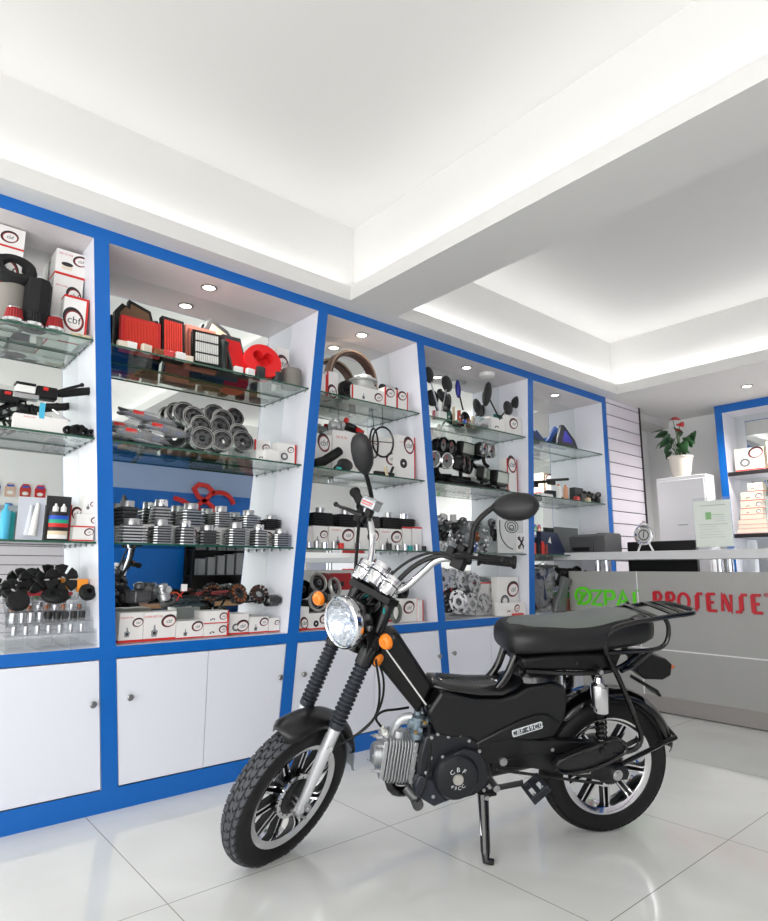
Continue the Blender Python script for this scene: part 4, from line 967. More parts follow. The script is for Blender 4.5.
def hgt(px, py, x, z): return on_x(px, py, x)[1]-z
# ------------------------------------------------------------ goods on the shelves
def ell(cy, cz, ry, rz, n=24, tilt=0):
    ct, st_ = math.cos(tilt), math.sin(tilt)
    return [(cy+ry*math.cos(2*math.pi*k/n)*ct-rz*math.sin(2*math.pi*k/n)*st_, cz+ry*math.cos(2*math.pi*k/n)*st_+rz*math.sin(2*math.pi*k/n)*ct) for k in range(n)]
CM = [paper, redp, darkp, greyp, paper2, orange, mat('maroon_print', (140, 30, 36), .5)]
def logo(mb, x, cy, cz, ry, rz, e=.0004):
    L = lambda p, a, m: mb.add([(x+a, q[0], q[1]) for q in p], [list(range(len(p)))], m)
    L(ell(cy-ry*.06, cz+rz*.10, ry*1.2, rz*1.22, tilt=.3), e, 2)
    L(ell(cy, cz-rz*.02, ry*1.04, rz*1.02, tilt=.2), e*2, 6)
    L(ell(cy, cz, ry*.90, rz*.86, tilt=.2), e*3, 0)
    mb.text('cbf', lambda a, b: (x+e*4, cy+a, cz+b), rz*1.0, 2)
def picture(mb, x, cy, cz, r, kind, e=.0004):
    L = lambda p, a, m: mb.add([(x+a, q[0], q[1]) for q in p], [list(range(len(p)))], m)
    if kind == 'ring': L(ell(cy, cz, r, r*.9), e, 2); L(ell(cy, cz, r*.78, r*.7), e*2, 3); L(ell(cy, cz, r*.5, r*.45), e*3, 0)
    elif kind == 'can': L(ell(cy, cz+r*.5, r, r*.4), e*2, 2); L([(cy-r, cz+r*.5), (cy-r*.8, cz-r*.6), (cy+r*.8, cz-r*.6), (cy+r, cz+r*.5)], e, 4)
    elif kind == 'cone': L([(cy-r, cz-r), (cy+r*.6, cz-r*.8), (cy+r*.9, cz+r)], e, 1)
    elif kind == 'disc': L(ell(cy, cz, r, r), e, 2); L(ell(cy, cz, r*.25, r*.25), e*2, 0)
    elif kind == 'part':
        L([(cy-r*.5, cz-r), (cy+r*.4, cz-r), (cy+r*.6, cz-.1*r), (cy+r*.15, cz+.3*r), (cy+r*.1, cz+r), (cy-r*.15, cz+r), (cy-r*.2, cz+.2*r), (cy-r*.6, cz)], e, 3); L(ell(cy, cz-r*.4, r*.3, r*.3, 10), e*2, 2)
    elif kind == 'small':
        for (a, b, q) in ((-.8, -.2, .35), (-.1, .2, .3), (.6, 0, .35)): L(ell(cy+a*r, cz+b*r, q*r, q*r, 8), e, 2)
def carton(w, d, h, pic=None, lx=.72, lz=.68, lr=.2, title=None, band='b', cream=False, name='carton'):
    mb = MB(); b_ = 4 if cream else 0; x = d/2
    mb.box(-d/2, -w/2, 0, x, w/2, h, b_)
    e = .0004
    if 'b' in band: mb.box(-d/2+.001, -w/2-.0003, .001, x+e*1.5, w/2+.0003, min(.012, h*.1), 1)
    if 't' in band: mb.box(-d/2+.001, -w/2-.0003, h-min(.01, h*.1), x+e*1.5, w/2+.0003, h-.0004, 1)
    if 'r' in band: mb.box(d/2-.02, w/2-.008, .001, x+e, w/2+.0004, h-.001, 1)
    if 'l' in band: mb.box(d/2-.004, -w/2-.0004, .001, x+e, -w/2+.008, h-.001, 1)
    if lr: 
        r = min(lr*w, .30*h) if w > h*.7 else lr*w
        rz_ = r*.78 if w > h*.7 else r*1.3
        logo(mb, x, -w/2+lx*w, lz*h, r, min(rz_, h*.4))
    if pic: picture(mb, x, -w*.16 if lr else 0, h*.36, min(w, h)*.2, pic)
    if title: mb.text(title, lambda a, b: (x+e, -w*.22+a, h*.84+b), min(h*.11, w*.09), 1)
    return mb, CM
def pick(px0, px1, pyt, x, z):
    y0, y1 = yz(px0, z, x), yz(px1, z, x)
    return (y0+y1)/2, y1-y0, on_x((px0+px1)/2, pyt, x)[1]-z
def box_at(px0, px1, pyt, z, xf, d, label, group='white cartons with an oval emblem', **k):
    yc, w, h = pick(px0, px1, pyt, xf, z); nm = k.pop('name', 'carton'); rz = k.pop('rz', 0)
    y0_, y1_ = yc-w/2, yc+w/2
    for q in range(1, 6):
        if dv(q-1, z) < yc < dv(q, z)+.05:
            lo = max(dv(q-1, z), dv(q-1, z+h))+.064; hi = min(dv(q, z), dv(q, z+h))-.004
            y0_, y1_ = max(y0_, lo), min(y1_, hi)
    yc, w = (y0_+y1_)/2, y1_-y0_
    mb, ms = carton(w, d, h, **k)
    o = mb.build(nm, ms, loc=(xf-d/2, yc, z+.0004), rot=(0, 0, rz), smooth=False)
    return tag(o, label, 'box', group), yc, h
Z1, Z2, Z3 = [z+.0003 for z in SHZ]; Z0 = ZB+.0003
GS = ['top', 'second', 'third', 'bottom']

# ======== bay 1 (leftmost)
box_at(-26, 15, 244, Z1, -2.70, .10, 'white carton with an oval emblem, lower of two at the top left edge', pic=None, lr=.3, lx=.6, lz=.7)
_, yc, h = box_at(-26, 15, 244, Z1, -2.70, .10, 'x') if False else (0, 0, 0)
yc, w, h = pick(-26, 15, 244, -2.70, Z1)
yc2, w2, h2 = pick(-26, 15, 222, -2.70, Z1)
mb, ms = carton(w, .10, h2-h-.001, None, .62, .5, .3); tag(mb.build('carton', ms, loc=(-2.75, yc, Z1+h+.001), smooth=False), 'white carton with an oval emblem, upper of two at the top left edge', 'box', 'white cartons with an oval emblem')
def foam(R, r, h, m, name='foam_filter'):
    return MB().lathe([(r, 0), (R*.96, 0), (R, .01), (R, h-.015), (R*.92, h), (r*1.1, h), (r, h-.012), (r, 0)], n=32).build(name, m)
def at(o, px, z, x, rz=0, dz=0, rot=None):
    o.location = (x, yz(px, z, x), z+dz)
    if rot: o.rotation_euler = rot
    else: o.rotation_euler = (0, 0, rz)
    return o
hg = hgt(9, 285, -2.69, Z1)
tag(at(foam(.05, .034, hg, greyfoam), 9, Z1, -2.69), 'grey round foam filter under the black foam ring', 'air filter', 'round filters on the top left shelf')
o = foam(.078, .042, .045, blackfoam); o.location = (-2.70, yz(15, 2.1, -2.70), on_x(16, 272, -2.69)[1]-.01); o.rotation_euler = (0, R_(58), 0); tag(o, 'big black foam ring lying on the grey round filter', 'air filter', 'round filters on the top left shelf')
o = MB().lathe([(0, 0), (.045, 0), (.050, .01), (.050, hgt(34, 281, -2.66, Z1)-.01), (.044, hgt(34, 281, -2.66, Z1)), (0, hgt(34, 281, -2.66, Z1))], n=8).build('foam_filter', blackfoam); tag(at(o, 34, Z1, -2.655), 'tall black foam filter standing before the carton stack', 'air filter', 'round filters on the top left shelf')
_, yc, h1 = box_at(48, 82, 276, Z1, -2.72, .10, 'white carton showing a red cone, lower of the stack of two in the corner', pic='cone', title='AIR FILTER', lr=.22, lz=.72)
yc, w, h2 = pick(48, 82, 250, -2.72, Z1)
mb, ms = carton(w, .10, h2-h1-.001, 'can', .74, .7, .2, 'AIR FILTER'); tag(mb.build('carton', ms, loc=(-2.77, yc, Z1+h1+.001), smooth=False), 'white carton showing a beige filter, upper of the stack of two in the corner', 'box', 'white cartons with an oval emblem')
box_at(61, 86, 296, Z1, -2.645, .055, 'small white carton with a big oval emblem beside the red cone filter', lr=.36, lx=.45, lz=.42, band='tr')
box_at(-5, 60, 318, Z1, -2.665, .05, 'long low white carton behind the cone filters', lr=0, pic=None, title='OIL FILTER', band='t', name='long_carton')
def cone(c, lab, px):
    T = thing('cone_filter', lab, 'air filter', (-2.622, yz(px, Z1, -2.622), Z1), 0, 'cone filters on the top left shelf')
    mb = MB(); n = 40; lo = []; hi = []
    for k in range(n):
        a = 2*math.pi*k/n; s_ = 1 if k % 2 else .9
        lo.append((.035*s_*math.cos(a), .035*s_*math.sin(a), .014)); hi.append((.026*s_*math.cos(a), .026*s_*math.sin(a), .058))
    mb.loft([lo, hi]).build('pleats', c, T, ang=20)
    MB().lathe([(0, 0), (.03, 0), (.037, .003), (.037, .014), (.03, .015)], n=28).build('collar', chrome, T)
    MB().lathe([(0, .062), (.026, .060), (.027, .057), (0, .057)], n=24).build('cap', chrome if c != blackfoam else blackp, T)
dred = mat('dark_red_pleats', (150, 24, 30), .6)
cone(dred, 'cone filter with dark red pleats, left of the black one', 13); cone(blackfoam, 'black cone filter between two red ones', 33); cone(dred, 'cone filter with dark red pleats, right of the black one', 54)
for k, px in enumerate((76, 86)):
    tag(at(MB().lathe([(0, 0), (.02, 0), (.022, .003), (.022, .012), (.012, .014), (0, .014)], n=20).build('paper_filter', beige), px, Z1, -2.625), ['larger', 'right hand'][k]+' flat beige disc filter at the front edge of the top left shelf', 'filter', 'beige disc filters')
# second shelf: handlebar assembly
def yc_(px, x=-2.66): return yz(px, Z2, x)
T = thing('spare_handlebar', 'spare black handlebar with switches and a white fluid cup lying on the second shelf', 'handlebar', (-2.68, .5, Z2))
def HB(px, py, x=-2.68): y, z = on_x(px, py, x); return (x+2.68, y-.5, z-Z2)
MB().tube([HB(-25, 420), HB(0, 408), HB(25, 399), HB(38, 396), HB(58, 394)], .010, sm=1).build('bar', blackg, T)
MB().tube([HB(56, 394), HB(62, 393.5), HB(90, 391)], [.012, .017, .0165], 0, 14).lathe([(0, 0), (.02, 0), (.02, .008), (0, .008)], HB(89, 391), (0, 1, .03), 14).build('grip', rubber, T)
MB().tube([HB(52, 394, -2.65), HB(62, 390, -2.64), HB(82, 385, -2.64)], .006, 0, 8, sm=1).ball(HB(82, 385, -2.64), .009).build('lever', blackp, T)
MB().tube([HB(44, 407, -2.64), HB(66, 407, -2.64)], .015, 0, 14).build('grip', rubber, T)
sw2 = MB().cbox(Vector(HB(8, 397, -2.665)), (.05, .07, .045)).build('switch_box', blackp, T, bevel=.006); sw = MB().cbox(Vector(HB(46, 394, -2.665)), (.05, .075, .05)).build('switch_box', blackp, T, bevel=.006)
MB().cbox(Vector(HB(46, 389, -2.635)), (.01, .016, .012)).build('switch_button', redp, sw); MB().cbox(Vector(HB(8, 393, -2.635)), (.01, .02, .01)).build('switch_button', redp, sw2)
MB().cbox(Vector(HB(25, 390, -2.66)), (.05, .065, .028), 0).cbox(Vector(HB(25, 397, -2.66)), (.045, .09, .02), 2).cbox(Vector(HB(25, 385, -2.66)), (.054, .07, .010), 1).build('fluid_cup', [mat('white_plastic', (232, 232, 230), .4), blackp, steel], T, bevel=.003)
MB().cbox(Vector(HB(42, 411, -2.63)), (.012, .018, .062)).build('tie_tag', mat('light_blue_plastic', (70, 180, 215), .4), T)
mb = MB(); r2 = random.Random(2)
for k in range(9):
    p0 = HB(r2.uniform(5, 35), r2.uniform(398, 406)); mb.tube([p0, HB(r2.uniform(0, 45), r2.uniform(405, 418)), HB(r2.uniform(0, 30), r2.uniform(412, 424))], .004, 0, 6, sm=2)
mb.build('cables', blackp, T)
MB().tube([HB(45, 403, -2.64), HB(58, 414, -2.63), HB(70, 421, -2.63)], .0045, sm=1).tube([HB(40, 413, -2.63), HB(52, 416, -2.63)], .0045).build('chrome_rod', chrome, T)
box_at(13, 66, 416, Z2, -2.625, .04, 'long white carton with red lettering lying under the spare handlebar', lr=0, title='BRAKE SHOES', band='', pic=None, name='long_carton')
o = MB(); 
for (a, b, c_, r) in ((-.05, 0, .02, .018), (-.02, .01, .024, .022), (.01, 0, .02, .02), (.035, .0, .018, .018), (.0, -.01, .035, .016)): o.lathe([(r*.5, -.012), (r, -.012), (r, .012), (r*.5, .012)], (b, a, c_), (1, .3, 0), 14)
tag(at(o.build('rubber_bush_bundle', rubber), 80, Z2, -2.63), 'bunch of black rubber bushes at the right end of the second shelf', 'rubber bushes')
mb = MB(); mb.ball((0, 0, .02), (.025, .05, .035), 0, 14)
tag(at(mb.build('plastic_bag', bag_m), 76, Z2, -2.68), 'crumpled clear bag behind the black rubber bushes', 'plastic bag')
# third shelf
def blister(px0, px1, pyt, x, lab, bands, name='blister_card'):
    yc, w, h = pick(px0, px1, pyt, x, Z3); T = thing(name, lab, 'blister card', (x, yc, Z3+.0003), 0)
    dark = bands is not None
    MB().box(-.003, -w/2, 0, 0, w/2, h).build('card', mat('card_black', (40, 38, 40), .4) if dark else mat('card_silver', (196, 200, 210), .4), T, smooth=False)
    if dark:
        cols = [paper, mat('cream_band', (225, 205, 175), .5), darkp, redp, mat('turquoise_band', (30, 160, 130), .5), mat('blue_band', (30, 80, 190), .5), darkp]
        mb = MB()
        for k in range(7): mb.lathe([(0, h*(.04+.085*k)), (w*.40, h*(.04+.085*k)), (w*.40, h*(.04+.085*(k+1))), (0, h*(.04+.085*(k+1)))], (w*.2, 0, 0), (0, 0, 1), 20, k, sc=(.5, 1))
        mb.build('jar', cols, T)
        for s_ in (-1, 1): MB().lathe([(0, h*.63), (w*.12, h*.63), (w*.12, h*.74), (w*.05, h*.78), (w*.04, h*.82), (0, h*.82)], (w*.2, s_*w*.16, 0), (0, 0, 1), 14).build('nozzle', mat('white_plastic', (232, 232, 230), .4), T)
    else:
        MB().tube([(w*.1, w*.06, h*.1), (w*.1, w*.1, h*.3), (w*.1, w*.18, h*.72), (w*.1, w*.2, h*.86)], [w*.17, w*.15, w*.1, w*.06], 0, 14).build('tube_of_paste', mat('white_plastic', (232, 232, 230), .4), T)
        MB().tube([(w*.06, -w*.1, h*.1), (w*.06, -w*.02, h*.8)], [w*.14, w*.06], 0, 12).build('second_tube', mat('pale_grey_plastic', (205, 208, 216), .3), T)
blister(15, 42, 497, -2.63, 'silver blister card with two white tubes of paste', None)
blister(43, 68, 496, -2.63, 'black blister card with a jar banded in blue, green and red', True)
box_at(67, 83, 505, Z3, -2.66, .08, 'upright white carton leaning among the stacked ones next to the black card', lr=.3, lx=.5, lz=.75, band='l', pic='part')
_, yc, h1 = box_at(72, 98.5, 526, Z3, -2.615, .09, 'white carton with an oval emblem, bottom of the stack beside the blister cards', lr=.2, lx=.78, lz=.6, band='bt')
yc, w, h2 = pick(75, 98.5, 514, -2.62, Z3); mb, ms = carton(w, .08, h2-h1-.001, None, .8, .5, .18, None, ''); tag(mb.build('carton', ms, loc=(-2.665, yc, Z3+h1+.001), smooth=False), 'low white carton in the middle of the stack beside the blister cards', 'box', 'white cartons with an oval emblem')
yc, w, h3 = pick(80, 95, 494, -2.64, Z3); mb, ms = carton(w, .06, h3-h2-.002, 'part', .7, .5, .2, None, 'r'); tag(mb.build('carton', ms, loc=(-2.67, yc, Z3+h2+.002), smooth=False), 'small white carton on top of the stack beside the blister cards', 'box', 'white cartons with an oval emblem')
o = MB().lathe([(0, 0), (.016, 0), (.016, .10), (.006, .115), (.006, .13), (0, .13)], n=16).build('spray_bottle', mat('light_blue_plastic', (70, 180, 215), .4)); tag(at(o, 3, Z3, -2.64), 'light blue bottle at the left edge on the third shelf', 'bottle')
for k, (px, c) in enumerate(((9, teal), (13, greyp))):
    o = MB().prism([(-.012, 0), (.012, 0), (.012, .10), (0, .11), (-.012, .10)], fn_x, 0, .004).build('small_pack', c, smooth=False); tag(at(o, px, Z3, -2.68-.01*k), ['teal', 'grey'][k]+' slim pack behind the light blue bottle', 'pack', 'slim packs on the third shelf')
# bottom: clear organiser with small parts, rubber dampers on top
def Y0(px, x=-2.66): return yz(px, Z0, x)
ya, yb = Y0(4, -2.61), Y0(98, -2.61)
T = thing('parts_organiser', 'clear stepped acrylic organiser full of little metal parts', 'organiser', (-2.7, (ya+yb)/2, Z0)); w = (yb-ya)/2
steps = [(-.10, .175), (-.05, .135), (0, .095), (.045, .055), (.085, .02)]
mb = MB()
for i, (x, z) in enumerate(steps[:-1]):
    x1 = steps[i+1][0]; mb.box(x, -w, z-.003, x1, w, z); mb.box(x1-.002, -w, z-.04, x1, w, z+.012)
for yy in (-w, -w*.33, w*.33, w-.003):
    mb.prism([(-.11, 0), (.09, 0), (.085, .05), (.03, .13), (-.06, .19), (-.11, .19)], lambda a, b, c: (a, c, b), yy, yy+.003)
mb.build('trays', acryl, T, smooth=False)
cols = [steel, alu_d, copper, green_pl, iron, chrome]
nn = 0; r3 = random.Random(11)
for i, (x, z) in enumerate(((-.075, .176), (-.025, .136), (.02, .096), (.062, .056))):
    for k in range(9 if i < 3 else 7):
        y = -w+.03+k*(2*w-.05)/(9 if i < 3 else 7); nn += 1
        hh = (.018, .02, .036, .03)[i]; rr = (.009, .008, .0125, .009)[i]; c = cols[(k*3+i*2) % 6] if i < 2 else (iron if i == 2 and k > 3 else steel)
        o = MB().lathe([(rr*.5, 0), (rr, 0), (rr, hh), (rr*.5, hh), (rr*.5, 0)], n=12).build('bushing', c, loc=(-2.7+x, (ya+yb)/2+y, Z0+z+.0005))
        tag(o, 'little metal bush, %s from left on %s step of clear organiser' % (ORD[k+1], ['top', 'second', 'third', 'lowest'][i]), 'bushing', 'small parts in the clear organiser')
def damper(R, lab, px, x, dz, rot):
    mb = MB()
    for k in range(6):
        a = 2*math.pi*k/6
        mb.prism([(R*.35*math.cos(a-.35), R*.35*math.sin(a-.35)), (R*math.cos(a-.42), R*math.sin(a-.42)), (R*1.04*math.cos(a), R*1.04*math.sin(a)), (R*math.cos(a+.42), R*math.sin(a+.42)), (R*.35*math.cos(a+.35), R*.35*math.sin(a+.35))], lambda p, q, c: (p, q, c), 0, .022)
    mb.lathe([(R*.25, .003), (R*.45, .003), (R*.45, .018), (R*.25, .018), (R*.25, .003)], n=20)
    tag(at(mb.build('rubber_damper', rubber, bevel=.003), px, Z0, x, dz=dz, rot=rot), lab, 'rubber damper', 'black rubber dampers on the organiser')
damper(.06, 'large black petal shaped rubber damper standing on the organiser, right of the other', 55, -2.72, .25, (0, R_(70), 0))
damper(.05, 'black petal shaped rubber damper on the organiser, upper left', 25, -2.73, .245, (0, R_(60), .3))
damper(.045, 'black petal shaped rubber damper at the far left edge', 6, -2.68, .21, (0, R_(50), .3))
tag(at(MB().lathe([(.02, 0), (.045, 0), (.05, .01), (.045, .02), (.02, .02), (.02, 0)], n=24).build('rubber_ring', rubber), 50, Z0, -2.65, dz=.185, rot=(0, R_(25), 0)), 'flat black rubber ring lying below the large petal damper', 'rubber ring')
tag(at(MB().lathe([(.0, 0), (.03, 0), (.04, .015), (.035, .03), (.015, .035), (0, .035)], n=24).build('rubber_cup', rubber), 12, Z0, -2.64, dz=.17, rot=(0, R_(60), 0)), 'black rubber cup in front of the left dampers', 'rubber cup')
tag(at(MB().lathe([(.012, 0), (.03, 0), (.034, .012), (.03, .024), (.012, .026), (.012, 0)], n=24).build('rubber_cup', rubber), 81, Z0, -2.64, dz=.2, rot=(0, R_(65), .4)), 'black rubber cup at the right end in front of the orange part', 'rubber cup')
tag(at(MB().box(-.012, -.02, 0, .012, .02, .05).build('orange_block', mat('orange_plastic', (245, 150, 40), .5), bevel=.004), 77, Z0, -2.70, dz=.205), 'orange plastic block behind the right rubber cup', 'block')
tag(at(MB().box(-.01, -.09, 0, .05, .09, .012).build('red_tray', mat('red_tray', (196, 60, 70), .4), bevel=.002), 40, Z0, -2.77, dz=.192), 'flat red tray lying on top of the clear organiser', 'tray')

# ======== bay 2
def panelf(w, h, t, frame, media, name='panel_filter', pl=14, shape=None, grid=False):
    mb = MB(); sh = shape or [(-w/2, 0), (w/2, 0), (w/2, h), (-w/2, h)]
    mb.prism(sh, fn_x, -t/2, t/2, 0)
    c = (sum(p[0] for p in sh)/len(sh), sum(p[1] for p in sh)/len(sh)); q = .82
    n = pl; W = w*q; H = h*q
    for k in range(n):
        y = -W/2+W*k/n
        if shape: 
            z0, z1 = h*.1, h*.9
            mb.prism([(c[0]+(p[0]-c[0])*.8, c[1]+(p[1]-c[1])*.78) for p in sh], fn_x, t/2, t/2+.002, 1); break
        mb.prism([(y, t/2+.001), (y+W/n*.25, t/2+.009), (y+W/n*.6, t/2+.009), (y+W/n*.84, t/2+.001)], lambda a, b, cc: (b, a, cc), h*(1-q)/2, h*(1+q)/2, 1)
    if grid:
        for f in (.33, .66): mb.box(t/2, -W/2, h*f-.003, t/2+.011, W/2, h*f+.003, 0)
    return mb.build(name, [frame, media], smooth=False)
def lean(o, px, z, x, tilt=12, rz=0): o.rotation_euler = (0, -R_(tilt), rz); o.location = (x, yz(px, z, x), z+.002+.012*math.sin(R_(tilt))); return o
G = 'air filters on the top shelf of the wide cabinet'
def fpx(px0, px1, pyt, x, frame, media, lab, shape=None, rz=0, tilt=8, t=.03, **k):
    yc, w, h = pick(px0, px1, pyt, x, Z1)
    if shape: shape = [(a*w, b_*h) for a, b_ in shape]
    o = panelf(w, h, t, frame, media, shape=shape, **k); o.rotation_euler = (0, -R_(tilt), rz); o.location = (x-.01, yc, Z1+.001+t/2*math.sin(R_(tilt)))
    return tag(o, lab, 'air filter', G)
gf = mat('grey_frame', (70, 70, 70), .5)
fpx(113, 161, 299, -2.72, blackp, brownf, 'large odd shaped air filter with black frame and brown paper', [(-.5, 0), (.5, 0), (.5, .62), (.4, .74), (.3, .72), (.25, .88), (-.22, 1), (-.24, .86), (-.36, .9), (-.5, .74)])
fpx(120, 160, 318, -2.66, redp, red_pleat, 'wide pleated red filter in front of the brown one', pl=22)
fpx(161, 184, 317, -2.665, blackp, red_pleat, 'upright rounded filter with black frame and red paper', pl=8, rz=.08)
fpx(185, 216, 326, -2.71, mat('salmon_filter', (205, 120, 100), .7), mat('salmon_filter', (205, 120, 100), .7), 'salmon coloured filter half hidden behind the white one')
fpx(193, 220, 331, -2.635, blackp, mat('white_pleats', (232, 232, 228), .7), 'square filter with white pleats and a black grid', pl=12, grid=True, rz=-.1)
fpx(205, 238, 318, -2.745, gf, beige, 'filter with grey frame and beige paper behind the tilted red one', [(-.5, 0), (.5, 0), (.5, .6), (.2, .84), (-.35, 1), (-.5, .8)])
fpx(222, 250, 336, -2.66, gf, red_pl, 'tilted dark filter with a red foam panel beside the red foam disc', [(-.15, 0), (.5, 0), (.2, 1), (-.5, .97)], rz=.15)
tag(at(MB().lathe([(0, 0), (.022, 0), (.025, .05), (.018, .11), (.028, .15), (0, .17)], n=18).build('filter_elbow', mat('dark_green_plastic', (26, 40, 36), .4)), 222, Z1, -2.66), 'dark green rubber intake elbow between the white and the tilted filter', 'intake elbow')
# red foam with heart shaped hollow
N = 48; out = []; inn = []
for k in range(N):
    t = 2*math.pi*k/N; out.append((.098*math.cos(t)*(1-.06*math.sin(t)), .085+.083*math.sin(t)))
    a = t; hx = 16*math.sin(a)**3; hy = 13*math.cos(a)-5*math.cos(2*a)-2*math.cos(3*a)-math.cos(4*a)
    inn.append((a, hx, hy))
hp = sorted([(math.atan2(hy+2, hx), hx, hy) for _, hx, hy in inn]); 
ang = [2*math.pi*k/N for k in range(N)]
def heart(t):
    best = None
    for k in range(721):
        a = 2*math.pi*k/720; hx = 16*math.sin(a)**3; hy = 13*math.cos(a)-5*math.cos(2*a)-2*math.cos(3*a)-math.cos(4*a)
        d = (math.atan2(hy+2, hx)-t+math.pi) % (2*math.pi)-math.pi
        if best is None or abs(d) < best[0]: best = (abs(d), hx, hy)
    return (best[1]*.0034, .085+(best[2]+2)*.0032)
HP = [heart(t if t <= math.pi else t-2*math.pi) for t in ang]
mb = MB(); V = [(.0, p[0], p[1]) for p in out]+[(.06, p[0]*.97, .085+(p[1]-.085)*.97) for p in out]+[(.06, p[0], p[1]) for p in HP]+[(.006, p[0]*.92, .085+(p[1]-.085)*.92) for p in HP]
F = [list(range(N))[::-1]]+[(3*N+k) for k in range(0)]
for k in range(N):
    j = (k+1) % N; F += [(k, j, N+j, N+k), (N+k, N+j, 2*N+j, 2*N+k), (2*N+k, 2*N+j, 3*N+j, 3*N+k)]
mb.add(V, F, 0); mb.add([(.006, p[0]*.92, .085+(p[1]-.085)*.92) for p in HP], [list(range(N))], 0)
mb.cyl((.006, -.022, .06), (.012, -.022, .06), .011, 1, 14)
o = mb.build('foam_filter', [red_pl, darkp]); o.scale = (1, 1.03, 1.1); o.rotation_euler = (R_(-6), -R_(10), -.12); o.location = (-2.685, yz(259, Z1, -2.67), Z1+.002); tag(o, 'round bright red foam filter with a heart shaped hollow', 'air filter', G)
box_at(276, 288, 348, Z1, -2.74, .05, 'small black and white carton in the corner behind the grey canister', lr=.42, lx=.5, lz=.62, band='')
for px, lab, m, r, h in ((259, 'dark box shaped can left of the small black can', mat('charcoal', (44, 48, 50), .5), .03, .062), (277, 'small dark can left of the grey canister', mat('charcoal2', (40, 46, 48), .5), .027, .055)):
    tag(at(MB().lathe([(0, 0), (r*.9, 0), (r, .004), (r, h-.004), (r*.9, h), (0, h)], n=24 if r < .03 else 4).build('filter_can', m), px, Z1, -2.64, .78 if r >= .03 else 0), lab, 'filter', 'dark filter cans')
tag(at(MB().lathe([(0, 0), (.05, 0), (.053, .004), (.053, .095), (.048, .1), (.04, .097), (0, .097)], n=32).build('filter_canister', greyfoam), 291, Z1, -2.67), 'grey felt covered canister at the right end of the top shelf', 'filter')
pk = [(122, paper2), (131, paper), (146, paper2), (158, copper), (168, mat('red_packet', (205, 60, 60), .4)), (180, paper), (188, paper2), (238, paper), (250, paper)]
for k, (px, c) in enumerate(pk):
    o = MB().box(-.012, -.022, 0, .012, .022, .03+.004*(k % 3)).build('small_packet', c, bevel=.004); tag(at(o, px, Z1, -2.625, r3.uniform(-.3, .3)), 'small packet, %s from the left in front of the red filters' % ORD[k+1], 'packet', 'small packets in front of the filters')
# second shelf of bay 2: bagged wiring looms, chrome rings, small cartons
for k, (px, pyc, L) in enumerate(((128, 428, .20), (150, 418, .26), (165, 430, .22), (140, 436, .24))):
    mb = MB(); y, z = on_x(px, pyc, -2.70+.02*k); r4 = random.Random(k)
    for q in range(6):
        pts = [(r4.uniform(-.015, .015), -L/2+L*i/5+r4.uniform(-.01, .01), r4.uniform(-.014, .014)) for i in range(6)]; mb.tube(pts, .0065, 0, 6, sm=2)
    mb.box(-.006, -L*.3, .0, .027, -L*.3+.045, .014, 1)
    mb.ball((0, 0, 0), (.03, L*.52, .026), 2, 16)
    for q in range(3): mb.box(-.01, -L*.4+q*L*.3, -.01, .012, -L*.4+q*L*.3+.03, .01, 3)
    o = mb.build('bagged_wiring_loom', [mat('dark_grey_wire', (66, 68, 74), .5), redp, bag_m, mat('navy_connector', (40, 60, 110), .4)]); o.location = (-2.72+.03*k, y, max(Z2+.027, z)); o.rotation_euler = (R_(-6), 0, 0)
    tag(o, ['bagged grey wiring loom, leftmost with a red tag', 'bagged wiring loom lying at the back of the heap', 'bagged wiring loom with a red tag nearest the chrome rings', 'bagged wiring loom lowest in front of the heap'][k], 'wiring loom', 'bagged wiring looms')
def mring(R, t, m=steel, holes=6, name='clutch_ring', inner=alu_d, hub=True):
    mb = MB(); mb.lathe([(R*.78, -t/2), (R, -t/2), (R, t/2), (R*.93, t/2), (R*.9, t*.3), (R*.84, t*.3), (R*.82, t/2), (R*.78, t/2), (R*.78, -t/2)], (0, 0, 0), (1, 0, 0), 30)
    if hub:
        mb.lathe([(R*.3, -t*.4), (R*.78, -t*.4), (R*.78, t*.1), (R*.6, t*.25), (R*.45, t*.35), (R*.3, t*.35), (R*.3, -t*.4)], (0, 0, 0), (1, 0, 0), 24, 1)
        for k in range(holes):
            a = 2*math.pi*k/holes; mb.cyl((t*.2, R*.6*math.cos(a), R*.6*math.sin(a)), (t*.38, R*.6*math.cos(a), R*.6*math.sin(a)), R*.09, 2, 8)
    return mb.build(name, [m, inner, iron])
rp = mring(.056, .03, mat('ring_steel', (168, 168, 168), .22, .95), inner=alu_d)
lab = ['back left', 'upper left', 'left in front of the upper left', 'middle left', 'front left', 'back middle', 'upper middle', 'middle', 'front middle', 'upper right', 'front right', 'right end']
for k, (px, py, R, x) in enumerate(((177, 414, 1, -2.79), (184, 414, 1.05, -2.75), (193, 418, 1.0, -2.72), (200, 427, .98, -2.69), (202, 439, 1, -2.645), (214, 416, 1.05, -2.79), (222, 421, 1.05, -2.745), (219, 427, .95, -2.70), (222, 441, .95, -2.645), (238, 434, .9, -2.70), (242, 442, 1.0, -2.66), (234, 418, .9, -2.80))):
    o = rp if k == 0 else copy_tree(rp)
    y, z = on_x(px, py, x); o.location = (x, y, max(z, Z2+.056*R)); o.scale = (R, R, R); o.rotation_euler = (0, -R_(14), R_(-10+5*(k % 4)))
    tag(o, 'chrome clutch ring, %s in the heap' % lab[k], 'clutch ring', 'heap of chrome clutch rings')
box_at(254, 270, 440, Z2, -2.70, .04, 'thin white carton standing left of the other small ones', lr=.2, pic='small', band='l')
box_at(266, 280, 450, Z2, -2.63, .05, 'small plain white box in front of the thin carton', lr=0, band='')
box_at(278, 302, 444, Z2, -2.65, .06, 'white carton with a red edge at the right end of the second shelf', lr=.16, lx=.7, lz=.7, band='r', pic='ring')
